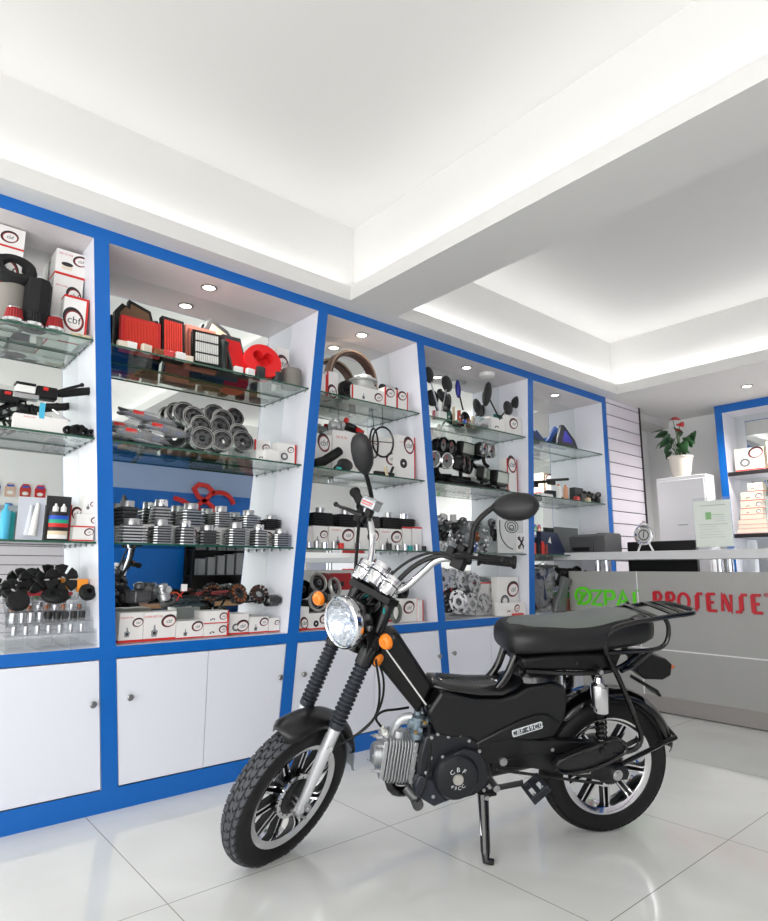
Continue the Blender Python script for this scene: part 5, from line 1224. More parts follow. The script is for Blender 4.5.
box_at(256, 266, 450, Z2, -2.66, .03, 'small grey and white carton showing black parts', lr=0, pic='small', band='')
# third shelf: finned barrels
def barrel(w, h, n, m, sl, rs, fins=True, taper=0):
    n = n-1
    mb = MB(); hb = h*.74
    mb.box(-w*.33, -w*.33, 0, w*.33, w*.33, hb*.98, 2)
    for k in range(n):
        z = hb*k/n; q = w/2*(1-taper*k/n); c = q*.25
        mb.prism([(-q, -q+c), (-q+c, -q), (q-c, -q), (q, -q+c), (q, q-c), (q-c, q), (-q+c, q), (-q, q-c)], lambda a, b, cc: (a, b, cc), z, z+hb/n*.42)
    mb.lathe([(rs*.86, hb), (rs, hb), (rs, h-.003), (rs*.95, h), (rs*.86, h), (rs*.86, hb)], n=26, m=1)
    return mb.build('finned_cylinder', [m, sl, mat('shaded_core', (70, 70, 72), .7)], smooth=True, ang=30)  # core coloured dark to stand in for shade between the fins
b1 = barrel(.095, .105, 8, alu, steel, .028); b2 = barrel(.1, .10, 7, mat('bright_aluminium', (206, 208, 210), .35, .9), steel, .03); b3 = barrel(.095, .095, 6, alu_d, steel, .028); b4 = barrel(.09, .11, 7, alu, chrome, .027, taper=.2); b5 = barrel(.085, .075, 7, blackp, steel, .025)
used = set()
def usebar(p):
    if p.name in used: return copy_tree(p)
    used.add(p.name); return p
front = [(131, b2, 1.02), (160, b1, 1.0), (184, b4, .95), (207, b3, .95), (235, b1, 1.05), (258, b4, .95), (280, b2, .9)]
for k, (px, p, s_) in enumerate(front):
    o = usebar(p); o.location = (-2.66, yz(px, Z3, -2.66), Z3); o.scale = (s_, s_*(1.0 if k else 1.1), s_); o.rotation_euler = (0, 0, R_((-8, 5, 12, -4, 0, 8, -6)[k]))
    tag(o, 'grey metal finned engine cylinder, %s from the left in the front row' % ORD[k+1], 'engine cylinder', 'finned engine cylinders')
back = [(126, b3, 1.05), (160, b4, 1.05), (190, b2, 1.08), (220, b1, 1.0), (248, b2, .95), (270, b5, 1.05)]
for k in range(4):
    px = 140+k*38; yc, w, h = pick(px-18, px+18, 524, -2.72, Z3)
    mb, ms = carton(w*.98, .09, .085, None, .75, .6, .16, None, ''); tag(mb.build('carton', ms, loc=(-2.765, yz(px, Z3, -2.765), Z3+.0004), smooth=False), 'low white carton under the back engine cylinders, %s from the left' % ORD[k+1], 'box', 'cartons under the engine cylinders')
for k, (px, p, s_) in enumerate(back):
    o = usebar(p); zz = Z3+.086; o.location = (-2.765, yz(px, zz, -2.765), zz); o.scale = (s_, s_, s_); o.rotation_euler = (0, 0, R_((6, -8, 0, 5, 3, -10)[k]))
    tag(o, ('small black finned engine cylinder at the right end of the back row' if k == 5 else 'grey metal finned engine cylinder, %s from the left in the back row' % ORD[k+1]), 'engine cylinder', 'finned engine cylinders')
# bottom of bay 2
bt = [(118, 142, 613, 'part'), (142.5, 175, 612, 'part'), (175.5, 203, 621, 'part'), (203.5, 228, 611, 'small'), (229, 248, 614, 'ring'), (249, 268, 617, 'part'), (268.5, 284, 618, None)]
for k, (a, b_, t, pic) in enumerate(bt):
    if k == 3:
        yc, w, h = pick(a, b_, t, -2.63, Z0); hh = h/2-.0005
        for q in (0, 1):
            mb, ms = carton(w, .11, hh, 'small', .78, .55, .16, None, 'br'); tag(mb.build('carton', ms, loc=(-2.685, yc, Z0+q*(hh+.001)+.0004), smooth=False), ['lower', 'upper'][q]+' of two flat white cartons stacked in the middle of the bottom row', 'box', 'white cartons along the cabinet floor')
    else:
        box_at(a, b_, t, Z0, -2.63 if k < 4 else -2.65, .12, 'white carton, %s from left on the floor below the engine cylinders' % ORD[k+1], 'white cartons along the cabinet floor', pic=pic, lr=.2 if k != 4 else .3, lx=.78 if k != 4 else .7, lz=.66 if k != 4 else .4, title='CARBURETOR' if k < 2 else None)
def stator(R, c=copper, lab='', px=0, z=0, x=0, rot=(0, 0, 0)):
    mb = MB().lathe([(R*.35, -.009), (R*.55, -.009), (R*.55, .009), (R*.35, .009), (R*.35, -.009)], (0, 0, 0), (1, 0, 0), 24, 0)
    for k in range(12):
        a = 2*math.pi*k/12; M = Matrix.Rotation(a, 4, 'X'); mb.box(-.011, -R*.10, R*.55, .011, R*.10, R*.86, 1, M); mb.box(-.009, -R*.17, R*.86, .009, R*.17, R*.95, 0, M)
    mb.tube([(0, R*.5, -R*.8), (.02, R*1.2, -R*.95), (.03, R*1.8, -R*.9)], .005, 2, 6, sm=1)
    o = mb.build('stator_coil', [iron, c, blackp]); o.location = (x, yz(px, z, x), z); o.rotation_euler = rot; return tag(o, lab, 'stator coil', 'generator coils on the cartons')
zc = Z0+.125
stator(.052, copper, 'round generator coil with copper windings, left of the two', 238, zc+.055, -2.70, (0, R_(-25), .3))
stator(.048, mat('dark_copper', (84, 50, 40), .5, .5), 'round generator coil with dark windings, right of the two', 259, zc+.05, -2.73, (0, R_(-20), -.2))
tag(at(MB().lathe([(0, 0), (.018, .002), (.028, .01), (.028, .07), (.02, .075), (.016, .095), (0, .097)], (0, -.045, .028), (0, 1, 0), 22).lathe([(0, .0), (.02, 0), (.024, .008), (0, .01)], (0, .055, .028), (0, 1, 0), 18, 1).build('starter_motor', [blackg, steel]), 272, Z0+.118, -2.67, .15), 'black starter motor lying on the right hand cartons', 'starter motor')
def carb_(lab, px, dz, x, rz, body=alu):
    mb = MB().lathe([(0, 0), (.018, 0), (.024, .006), (.026, .03), (.02, .034), (.02, .06), (.024, .063), (.024, .072), (.01, .078), (0, .078)], n=18).cyl((-.035, 0, .045), (.035, 0, .045), .016, 0, 16).cyl((0, -.03, .04), (0, .03, .04), .008, 1, 10).tube([(0, .02, .02), (.02, .05, .03), (.02, .08, .0)], .004, 2, 6, sm=1).cyl((0, .02, .02), (0, .036, .02), .007, 3, 10)
    o = mb.build('carburettor', [body, steel, mat('orange_hose', (210, 80, 50), .4), bluep]); o.location = (x, yz(px, Z0+dz, x), Z0+dz); o.rotation_euler = (.15, -.2, rz); return tag(o, lab, 'carburettor', 'loose carburettors on the cartons')
carb_('silver carburettor with an orange hose and a blue cap, on the second carton', 165, .158, -2.69, .4)
carb_('grey carburettor between the finned casting and the blue capped one', 150, .158, -2.80, -.5, alu_d)
carb_('darker carburettor on the leftmost carton near the frame', 124, .158, -2.76, .2, iron)
tag(at(MB().box(-.03, -.045, 0, .03, .045, .05).lathe([(0, 0), (.02, 0), (.02, .03), (0, .03)], (0, 0, .05), (0, 0, 1), 16).build('metal_casting', alu_d, bevel=.008), 138, Z0+.158, -2.67, .5), 'ribbed grey metal casting lying on the leftmost cartons', 'casting')
mb = MB(); r5 = random.Random(9)
for q in range(9): mb.tube([(r5.uniform(-.03, .03), r5.uniform(-.06, .06), r5.uniform(.008, .04)) for _ in range(5)], .007, 0, 6, sm=2)
tag(at(mb.build('wire_bundle', mat('dark_teal_wire', (28, 44, 50), .5)), 189, Z0+.128, -2.67), 'dark tangle of wires on the third carton', 'wire bundle')
mb = MB(); r5 = random.Random(19)
for q in range(12): mb.tube([(r5.uniform(-.03, .03), -.09+.18*r5.random(), r5.uniform(.008, .035)) for _ in range(5)], .006, q % 3, 6, sm=2)
tag(at(mb.build('wire_bundle', [blackp, iron, mat('dark_red_wire', (120, 40, 40), .5)]), 213, Z0+.165, -2.70), 'flat black and red wire loom on the pair of stacked cartons', 'wire bundle')
o = MB().box(-.008, -.011, 0, .008, .011, .03).tube([(0, 0, 0), (0, -.02, -.02), (0, -.03, -.04)], .0025, 1).build('white_connector', [paper, redp]); o.location = (-2.66, yz(184, Z0+.21, -2.66), Z0+.2); tag(o, 'small white plug on a red wire above the dark wire tangle', 'connector')
# ======== bay 3
def hgt(px, py, x, z): return on_x(px, py, x)[1]-z
# brake band arch
GB = 'white cartons with an oval emblem'
mb = MB(); x0 = -2.74
ya, za = on_x(327, 388, x0); yb, zb = on_x(374, 392, x0); _, zt = on_x(350, 351, x0); cy = (ya+yb)/2; Rr_ = (yb-ya)/2
arcp = [(cy+Rr_*math.cos(t), Z1+(zt-Z1-Rr_)+Rr_*math.sin(t)) for t in [math.pi*k/20 for k in range(21)]]
arcp = [(yb, Z1)]+arcp+[(ya, Z1)]
mb.loft([[(x0-.03, p[0]*1-.0, p[1]), (x0+.03, p[0], p[1]), (x0+.03, cy+(p[0]-cy)*.955, Z1+(p[1]-Z1)*.965), (x0-.03, cy+(p[0]-cy)*.955, Z1+(p[1]-Z1)*.965)] for p in arcp], 0)
mb.loft([[(x0-.028, cy+(p[0]-cy)*.953, Z1+(p[1]-Z1)*.963), (x0+.028, cy+(p[0]-cy)*.953, Z1+(p[1]-Z1)*.963), (x0+.028, cy+(p[0]-cy)*.90, Z1+(p[1]-Z1)*.92), (x0-.028, cy+(p[0]-cy)*.90, Z1+(p[1]-Z1)*.92)] for p in arcp], 1)
tag(mb.build('curved_band', [mat('tan_metal', (176, 150, 128), .35, .6), mat('brown_lining', (70, 44, 34), .7)], ang=50), 'tall arched brown and tan metal band behind the top shelf cartons', 'band')
o, _, hb = box_at(352, 385, 388, Z1, -2.625, .09, 'low white carton with two emblems carrying a grey metal bell', GB, pic='part', lr=.16, lx=.80, lz=.5, band='l')
tag(at(MB().lathe([(0, 0), (.075, 0), (.08, .006), (.078, .02), (.065, .024), (.065, .05), (.084, .054), (.084, .064), (.066, .068), (.05, .088), (.03, .092), (0, .092)], n=32).build('metal_bell', mat('satin_white_metal', (196, 198, 196), .35, .5)), 363, Z1+hb+.0008, -2.70), 'round grey stepped metal bell on top of a low carton', 'bell')
box_at(321, 326.5, 374, Z1, -2.66, .08, 'thin slice of white carton at the left of the top shelf, beside the blue frame', GB, lr=0, band='r')
box_at(327, 338, 372, Z1, -2.66, .08, 'upright white carton with a blue spot left of the black drum', GB, lr=.34, lx=.5, lz=.2, pic=None, band='l')
tag(at(MB().lathe([(.012, -.02), (.05, -.02), (.054, -.01), (.054, .015), (.04, .02), (.03, .012), (.012, .012), (.012, -.02)], (0, 0, .054), (1, 0, 0), 30).build('black_drum', blackp), 346, Z1, -2.655), 'round black drum standing left of the low carton', 'drum')
box_at(385, 396, 388, Z1, -2.62, .06, 'upright white carton with a red edge, left of a pair', GB, lr=.34, lx=.5, lz=.72, band='l', pic=None)
box_at(397, 408, 391, Z1, -2.62, .06, 'upright white carton with a red edge, right of a pair', GB, lr=.34, lx=.5, lz=.72, band='lr', pic=None)
mb = MB().tube([(0, -.09, .0), (0, -.06, .035), (0, 0, .05), (0, .06, .04), (0, .10, .0)], [.012, .025, .035, .025, .012], 0, 14, sm=1)
for s_ in (-1, 1): mb.lathe([(0, 0), (.022, 0), (.026, .008), (.018, .012), (0, .01)], (.02, s_*.055, .042), (1, s_*.4, .1), 20, 1)
o = at(mb.build('handle_casting', [alu, blackp]), 387, Z1+.09, -2.74, dz=.0); tag(o, 'grey casting with two black round ends in the back corner', 'casting')
o.location.z = Z1+.012
mb = MB().box(-.04, -.1, 0, .04, .1, .10); tag(at(mb.build('plain_box', paper, smooth=False), 387, Z1, -2.79), 'plain white box hidden behind the upright cartons', 'box'); o.location.z = Z1+.1005
# second shelf
bigs = [(314, 331, 434, 'white carton at the far left of the shelf behind the black tube', .30, .55, .75, None, None, -2.70), (332, 363, 432, 'big white carton behind the black mirror, with red title', .17, .86, .8, 'OIL FLTR', None, -2.705), (364, 397, 437, 'big white carton right of the motorcycle mirror', .17, .86, .5, 'OIL FLTR', None, -2.70), (397.5, 424, 437, 'big white carton with a black disc picture and red right edge', .24, .66, .78, 'OIL FLTR', 'disc', -2.655)]
hh = []
for a, b_, t, lab, lr, lx, lz, ti, pic, xx in bigs:
    _, yc, h = box_at(a, b_, t, Z2, xx, .10, lab, GB, lr=lr, lx=lx, lz=lz, title=ti, pic=pic, band='r' if pic else ''); hh.append(h)
# carburettor with red parts lying on the big cartons
T = thing('spare_carburettor', 'silver and black carburettor assembly with red parts on top of the big cartons', 'carburettor', (-2.755, yz(345, Z2+.2, -2.755), Z2+hh[1]+.001))
MB().lathe([(0, -.05), (.03, -.05), (.034, -.03), (.034, .02), (.026, .03), (0, .03)], (0, -.05, .036), (.3, 1, 0), 20).cyl((0, -.07, .03), (.0, -.07, .075), .018).build('body', alu, T)
MB().tube([(0, -.01, .05), (0, .05, .04), (.01, .12, .02)], [.026, .024, .016], 0, 14).build('rubber_intake', blackg, T)
MB().cyl((.015, -.01, .06), (.015, .0, .085), .014).cyl((.03, .06, .03), (.03, .10, .018), .012).build('red_cap', redp, T)
MB().cyl((.03, -.045, .04), (.045, -.045, .04), .014).cyl((.03, -.08, .02), (.045, -.08, .02), .010).build('float_bowl', steel, T)
# black hoops
for k, (px, R, xx, rz) in enumerate(((374, .062, -2.665, .5), (383, .064, -2.615, -.3))):
    mb = MB().tube([(0, R*math.cos(2*math.pi*i/28), R*1.35+R*1.35*math.sin(2*math.pi*i/28)) for i in range(28)], .006, 0, 8, closed=True)
    mb.tube([(0, -R, R*1.35), (0, R, R*1.35)], .003, 0, 6)
    o = mb.build('black_hoop', blackg); o.location = (xx, yz(px, Z2+.15, xx), Z2+hh[2]*.0+.105); o.rotation_euler = (0, 0, rz); tag(o, ['left', 'right'][k]+' of two black wire hoops hanging in front of the cartons', 'hoop', 'black wire hoops')
    MB().tube([(0, 0, R*2.7), (-.015, 0, 1.822-.008-.105-Z2)], .0022, 0, 6).build('hanging_wire', blackg, o)
tag(at(MB().tube([(0, -.09, .024), (0, -.03, .04), (0, .04, .085), (0, .075, .11)], [.02, .026, .026, .024], 0, 16).build('rubber_tube', rubber), 328, Z2, -2.645), 'thick black rubber tube leaning at the left of the shelf', 'rubber tube')
tag(at(MB().ball((0, 0, .034), (.022, .06, .034), 0, 16).tube([(0, -.05, .03), (0, -.08, .005)], .01).build('loose_mirror', mat('matt_black_plastic', (22, 22, 24), .5)), 345, Z2, -2.63, .2), 'dark oval mirror back lying left of the motorcycle mirror', 'mirror', 'loose mirrors on the second shelf')
tag(at(MB().box(-.012, -.07, 0, .012, .07, .022).tube([(0, .05, .02), (.0, .07, .06)], .008).build('footrest_bar', blackp, bevel=.004), 384, Z2, -2.625), 'black bar with a stub at the front of the shelf', 'bar')
tag(at(MB().tube([(0, 0, .0), (0, -.015, .05)], .009).build('cream_tube', beige), 387, Z2, -2.61), 'short cream tube leaning beside the black bar', 'tube')
tag(at(MB().cyl((0, 0, 0), (0, 0, .012), .02, 0, 18).build('teal_disc', teal), 338, Z2, -2.615), 'small teal cap at the front edge beside the black tube', 'cap')
# third shelf
rowc = [(307, 311.5, 527, None), (312, 327.5, 526, 'part'), (329, 354, 527, 'part'), (355, 379, 528, None), (379.5, 402, 529, 'part'), (403, 411.5, 527, None), (412.5, 422, 527, None)]
hs_ = []
for k, (a, b_, t, pic) in enumerate(rowc):
    _, yc, h = box_at(a, b_, t, Z3, -2.655, .08, 'white carton in the row under the black finned blocks, %s from the left' % ORD[k+1], 'row of white cartons on the third shelf', pic=pic, lr=.22 if k in (1, 2, 3, 4) else 0, lx=.76, lz=.62, title='MAGNETO' if k in (2, 4) else None, band='' if k < 5 else 't'); hs_.append(h)
for k, (px, s_, c) in enumerate(((320, 1.15, blackp), (345, 1.2, blackp), (368, 1.1, blackg), (388, 1.25, blackp), (404, 1.1, blackp))):
    h = hs_[2]; zz = Z3+h+.001
    mb = MB(); w = .055*s_
    for q in range(5): mb.box(-.04, -w, q*.014, .035, w, q*.014+.008)
    mb.box(-.034, -w*.9, 0, .03, w*.9, .07)
    mb.lathe([(.022, .068), (.026, .068), (.026, .098), (.022, .098), (.022, .068)], (0, 0, 0), (0, 0, 1), 20, 1)
    o = mb.build('black_finned_block', [c, steel if k != 4 else chrome]); o.location = (-2.70, yz(px, zz, -2.70), zz); tag(o, 'black finned cylinder block on the cartons, %s from the left' % ORD[k+1], 'engine cylinder', 'black finned blocks')
for k, px in enumerate((309, 317, 325, 334, 341, 357, 383, 389, 398, 405, 410, 417, 424)):
    c = [chrome, steel, chrome, steel, redp, chrome, steel, iron, steel, chrome, teal, steel, iron][k]; r = .013+.003*(k % 3)
    o = MB().lathe([(r*.5, 0), (r, 0), (r, .028+.008*(k % 2)), (r*.5, .028+.008*(k % 2)), (r*.5, 0)], n=16).build('bearing_sleeve', c); tag(at(o, px, Z3, -2.62), 'small sleeve at the front edge of the third shelf, %s from the left' % (ORD[k+1] if k < 12 else 'last'), 'sleeve', 'small sleeves in front of the carton row')
# bottom
box_at(300, 308.5, 607, Z0, -2.62, .08, 'slim upright white carton beside the frame on the cabinet floor', GB, lr=.38, lx=.5, lz=.3, band='b')
box_at(308.5, 330, 613, Z0, -2.62, .1, 'low white carton carrying chrome lamp rings', GB, lr=.2, lx=.72, lz=.6, pic='disc', band='b')
box_at(331, 352, 613, Z0, -2.66, .1, 'low white carton hidden behind the headlight', GB, lr=.2, band='b')
def lampring(R, lab, px, py, x, rz):
    T = MB().lathe([(R*.8, 0), (R*.97, -.004), (R, .008), (R*.93, .016), (R*.82, .012), (R*.8, 0)], (0, 0, 0), (1, 0, 0), 32).build('lamp_unit', mat('grey_ring', (176, 176, 172), .3, .5))
    MB().lathe([(0, -.03), (R*.6, -.03), (R*.8, -.004)], (0, 0, 0), (1, 0, 0), 28).lathe([(R*.1, .0), (R*.34, .0), (R*.3, .012), (R*.1, .012), (R*.1, 0)], (0, 0, 0), (1, 0, 0), 18, 1).lathe([(R*.5, -.012), (R*.62, -.012), (R*.62, -.004), (R*.5, -.004), (R*.5, -.012)], (0, 0, 0), (1, 0, 0), 18, 1).build('inner_cup', [mat('black_cup', (26, 26, 28), .4), alu_d], T)
    y, z = on_x(px, py, x); T.location = (x, y, z); T.rotation_euler = (0, -R_(15), rz); tag(T, lab, 'lamp ring', 'round lamp rings on the cabinet floor')
lampring(.052, 'round grey lamp ring, upper left of the three', 318, 583, -2.68, .1)
lampring(.05, 'round grey lamp ring, upper right next to the red box', 334, 587, -2.66, .4)
lampring(.052, 'round grey lamp ring, lowest, partly behind the orange indicator', 317, 601, -2.63, 0)
tag(at(MB().lathe([(.02, 0), (.05, 0), (.055, .02), (.05, .05), (.02, .05), (.02, 0)], (0, 0, .055), (1, 0, 0), 24).build('black_drum', blackp), 316, Z0+.131, -2.78), 'dark drum lying behind the grey lamp rings', 'drum')
tag(at(MB().box(-.06, -.05, 0, .02, .05, .13).build('plain_box', mat('dark_box', (60, 58, 58), .6), smooth=False), 316, Z0, -2.76), 'dark box supporting the drum behind the lamp rings', 'box')
_, yb2, hb2 = box_at(331, 356, 590, Z0, -2.77, .06, 'red topped box behind the headlight on the cabinet floor', GB, lr=0, band='')
yc, w, h = pick(331, 352, 573, -2.76, Z0)
mb = MB().box(-.03, -w/2, 0, .03, w/2, h-hb2-.002, 0).box(.03, -w*.1, .02, .0305, w*.15, .045, 1)
tag(mb.build('red_box', [mat('deep_red_box', (168, 26, 34), .4), darkp], loc=(-2.80, yc, Z0+hb2+.001), smooth=False), 'dark red box behind the motorcycle headlight', 'box')
box_at(402, 418, 599, Z0, -2.66, .09, 'white carton with an emblem right of the black ring under the handlebar', GB, lr=.3, lx=.45, lz=.62, band='r')
box_at(418.5, 423.5, 600, Z0, -2.65, .08, 'narrow white carton, third from the right edge of the compartment', GB, lr=0, band='r')
tag(at(MB().lathe([(.038, -.008), (.055, -.008), (.058, 0), (.055, .008), (.038, .008), (.038, -.008)], (0, 0, .058), (1, 0, 0), 30).build('cover_ring', mat('green_grey_ring', (120, 126, 118), .35, .6)), 396, Z0, -2.63, .3), 'large dark grey ring standing under the handlebar', 'ring')
_, _, hq = box_at(384, 404, 600, Z0, -2.73, .08, 'white carton behind the large ring', GB, lr=0, band='b')
tag(at(MB().lathe([(.02, -.02), (.048, -.02), (.05, 0), (.048, .02), (.03, .02), (.02, -.02)], (0, 0, .05), (1, 0, 0), 26).build('black_drum', blackp), 402, Z0+hq+.001, -2.74, .3), 'black drum on the cartons right of the instruments', 'drum')

# ======== bay 4
mm = mat('matt_black_plastic', (22, 22, 24), .5)
def lmirror(lab, px, py, x, tilt, rx, rz_, stem, smat, hmat, sc=1.0, rz=0):
    y, z = on_x(px, py, x); T = thing('loose_mirror', lab, 'mirror', (x, y, z), rz, 'loose rear view mirrors on the top shelf')
    MB().ball((0, 0, 0), (.018, rx, rz_), 0, 18, Matrix.Rotation(R_(tilt), 3, 'X')).build('head', hmat, T)
    sx, sy = stem; y2, z2 = on_x(sx, sy, x+.02); MB().tube([(0, 0, 0), (.02, y2-y, z2-z)], .0055, 0, 8).build('stem', smat, T)
lmirror('round black mirror on a thin chrome stem, leftmost on the shelf', 429, 375, -2.68, 10, .04, .055, (439, 411), chrome, mm)
lmirror('round black mirror on a chrome stem, second from the left', 447, 384, -2.66, 15, .048, .055, (442, 411), chrome, mm)
lmirror('black mirror half hidden behind the chrome stems', 432, 398, -2.74, 30, .06, .055, (440, 417), blackp, mm)
lmirror('dark mirror between the chrome stems', 444, 397, -2.72, -30, .07, .042, (442, 414), blackp, mm)
lmirror('slim upright mirror with blue glass', 458, 389, -2.66, 4, .02, .062, (463, 410), blackp, mat('blue_mirror_glass', (40, 44, 130), .25, .3))
lmirror('tall slim black mirror leaning to the right', 487, 394, -2.65, -18, .042, .095, (500, 420), blackp, mm)
lmirror('dark mirror leaning beside the beige part', 478, 408, -2.70, 30, .04, .07, (474, 422), blackp, mm)
lmirror('black torpedo shaped mirror at the right end', 518, 402, -2.68, -68, .045, .085, (504, 416), blackg, mm)
lmirror('round black mirror in front of the torpedo shaped one', 508, 408, -2.64, 30, .048, .052, (500, 418), blackp, mm)
tag(at(MB().box(-.02, -.035, 0, .02, .035, .05).build('white_stand', mat('white_plastic', (232, 232, 230), .4), bevel=.005), 441, Z1, -2.635), 'small white block at the foot of the chrome mirror stems', 'block')
for k, (px, w, h, c, lab) in enumerate(((448, .03, .07, mat('green_pack', (20, 90, 70), .4), 'dark green pack left of the beige tube'), (454, .016, .12, beige, 'upright beige tube among the mirrors'), (462, .03, .08, mat('dark_maroon_part', (56, 30, 34), .4), 'dark maroon plastic part under the blue mirror'), (459, .028, .10, mat('rust_red_part', (170, 70, 50), .5), 'rust red part beside the beige tube'), (468, .03, .06, copper, 'copper coloured clamp at the middle of the shelf'), (473, .035, .09, mat('beige_part', (200, 190, 170), .5), 'beige bracket behind the clear box'), (434, .02, .06, mat('pink_pack', (196, 110, 120), .5), 'small pink pack near the left frame'), (465, .02, .03, bluep, 'tiny blue and green pack at the front edge'), (457, .02, .02, green_pl, 'tiny green clip at the front edge'))):
    mb = MB().prism([(-w/2, 0), (w/2, 0), (w*.4, h), (-w*.3, h*.96)], fn_x, -.008, .008); mb.cyl((.008, 0, h*.5), (.014, 0, h*.5), w*.25, 1, 10)
    tag(at(mb.build('mirror_fitting', [c, steel], bevel=.002), px, Z1, -2.66-.01*(k % 3)+(.05 if k > 6 else 0)), lab, 'fitting', 'small fittings among the mirrors')
T = thing('clear_box', 'clear bagged box with grey and teal mirror parts', 'box', (-2.63, yz(483, Z1, -2.63), Z1), 0)
MB().box(-.025, -.07, 0, .025, .06, .075).build('clear_cover', bag_m, T, bevel=.01)
MB().tube([(-.0, -.05, .02), (0, .0, .055), (0, .045, .06)], .014).build('grey_bracket', steel, T); MB().box(-.015, -.04, .01, .01, .04, .03).build('dark_glass', iron, T); MB().box(-.01, -.05, .06, .01, .0, .07).build('teal_tag', teal, T)
_, _, hb = box_at(489, 505, 418, Z1, -2.63, .05, 'low white carton with black dots under the round mirror', GB, lr=0, pic='small', band='')
tag(at(MB().box(-.01, -.04, 0, .01, .04, .03).build('teal_pack', mat('dark_teal_pack', (20, 90, 90), .4), bevel=.004), 498, Z1+hb, -2.645), 'dark teal pack on the low carton with black dots', 'pack')
box_at(506, 525, 417, Z1, -2.63, .06, 'white carton with an emblem at the right end of the mirror shelf', GB, lr=.24, lx=.5, lz=.6, band='')
# instruments on the second shelf
lcd = mat('lcd_glass', (150, 160, 150), .2); dialm = mat('dial_face', (120, 122, 122), .3)
def gauge(kind, lab, px, py, x, rz=0, tilt=35, sc=1.0, dark=False):
    y, z = on_x(px, py, x); T = thing('instrument', lab, 'speedometer', (x, y, z), 0, 'spare instruments on the second shelf'); T.rotation_euler = (0, R_(8), rz*.8); T.scale = (sc*1.12, sc*1.12, sc*1.12)
    if kind == 'twin':
        MB().prism([(-.09, -.035), (.09, -.035), (.095, .03), (.05, .05), (-.05, .05), (-.095, .03)], fn_x, -.05, -.004).build('housing', blackp, T, bevel=.008)
        for s_ in (-1, 1):
            r = MB().lathe([(.036, -.01), (.046, -.008), (.047, .01), (.042, .014), (.037, .008), (.036, -.01)], (0, s_*.047, .005), (1, 0, 0), 28).build('bezel', chrome if not dark else blackg, T)
            MB().lathe([(0, .0), (.037, .0)], (0, s_*.047, .005), (1, 0, 0), 24).cyl((.0, s_*.047, .005), (.004, s_*.047, .005), .008, 1, 10).box(.001, s_*.047-.002, .005, .003, s_*.047+.002, .035, 2).build('dial', [dialm, blackp, redp], r, smooth=False)
    else:
        MB().prism([(-.085, -.03), (-.06, -.055), (.06, -.055), (.085, -.03), (.08, .045), (-.08, .045)], fn_x, -.045, .006).build('housing', blackp, T, bevel=.008)
        p = MB().prism([(-.066, -.032), (.066, -.032), (.062, .034), (-.062, .034)], fn_x, .0065, .0085, 0)
        if kind == 'split': p.box(.0086, -.003, -.032, .010, .003, .034, 1)
        p.build('display', [lcd, blackp], T, smooth=False)
    MB().tube([(-.03, 0, -.03), (-.03, .02, -.075), (-.02, .06, -.09)], .012, 0, 8, sm=1).build('lead', blackp, T)
gauge('twin', 'pair of dark round dials, upper left', 447, 447, -2.76, .3, 30, 1.0, True)
gauge('lcd', 'square instrument with a pale screen, upper middle', 468, 449, -2.75, .2, 25, .9)
gauge('twin', 'pair of chrome ringed dials, upper right', 488, 451, -2.74, .3, 25, 1.0)
gauge('twin', 'pair of chrome ringed dials nearest the blue frame', 440, 461, -2.65, -.1, 20, 1.0)
gauge('twin', 'pair of black hooded dials in the middle of the front row', 466, 466, -2.64, .5, 35, 1.0, True)
gauge('split', 'instrument with a split white screen in the front row', 486, 474, -2.63, .5, 30, .85)
gauge('lcd', 'wide grey screened instrument, rightmost in the front row', 502, 478, -2.64, .2, 30, .95)
tag(at(MB().tube([(0, -.15, .0), (0, .0, .01), (.0, .12, .0)], .008).cyl((0, .13, .0), (.02, .13, .0), .024, 1).build('chrome_bar', [chrome, blackp]), 490, Z2+.09, -2.70), 'bright bar with a round black end behind the front instruments', 'bar')
mb = MB(); r6 = random.Random(4)
for q in range(10): mb.tube([(r6.uniform(-.03, .03), -.35+.7*(i+r6.random())/6, r6.uniform(.008, .055)) for i in range(5)], .008, 0, 6, sm=2)
mb.box(-.03, -.36, 0, .03, .36, .022)
tag(at(mb.build('cable_heap', blackp), 472, Z2, -2.69), 'tangle of black leads under the instruments', 'cables')
box_at(508, 518, 459, Z2, -2.66, .06, 'tall slim white carton with red edges at the right of the instruments', GB, lr=.36, lx=.5, lz=.82, band='lr')
# third shelf : gasket sets and castings
def gasket(R, k, m):
    mb = MB().lathe([(R*.35, -.001), (R*.5, -.001), (R*.5, .001), (R*.35, .001), (R*.35, -.001)], (0, 0, 0), (1, 0, 0), 22).lathe([(R*.84, -.001), (R, -.001), (R, .001), (R*.84, .001), (R*.84, -.001)], (0, 0, 0), (1, 0, 0), 28)
    for j in range(k):
        a = 2*math.pi*j/k; M = Matrix.Rotation(a, 4, 'X'); mb.box(-.0009, -R*.07, R*.45, .0009, R*.07, R*.9, 0, M)
    return mb
yc, w, h = pick(498, 527, 517, -2.63, Z3)
T = thing('gasket_card', 'white backing card with grey gaskets, right end of the third shelf', 'gasket set', (-2.63, yc, Z3), 0)
MB().box(-.004, -w/2, 0, 0, w/2, h).build('card', mat('pale_grey_card', (206, 208, 208), .5), T, smooth=False)
gk = mat('dark_grey_gasket', (86, 90, 90), .6)
mb = MB()
for (a, b_, r) in ((-.02, .74, .07), (-.02, .74, .045), (-.02, .72, .022)): mb.tube([(.001, w*a+r*math.cos(t*.3491), h*b_+r*.6*math.sin(t*.3491)) for t in range(18)], .0035, 0, 6, closed=True)
mb.tube([(.001, -w*.42, h*.88), (.001, -w*.42, h*.45), (.001, -w*.2, h*.18), (.001, 0, h*.12)], .0045, 0, 6, sm=1)
mb.build('gaskets', gk, T)
MB().box(.0012, w*.12, .01, .004, w*.46, h*.56).build('inner_card', paper, T, smooth=False)
mb = MB(); c_ = (w*.29, h*.30)
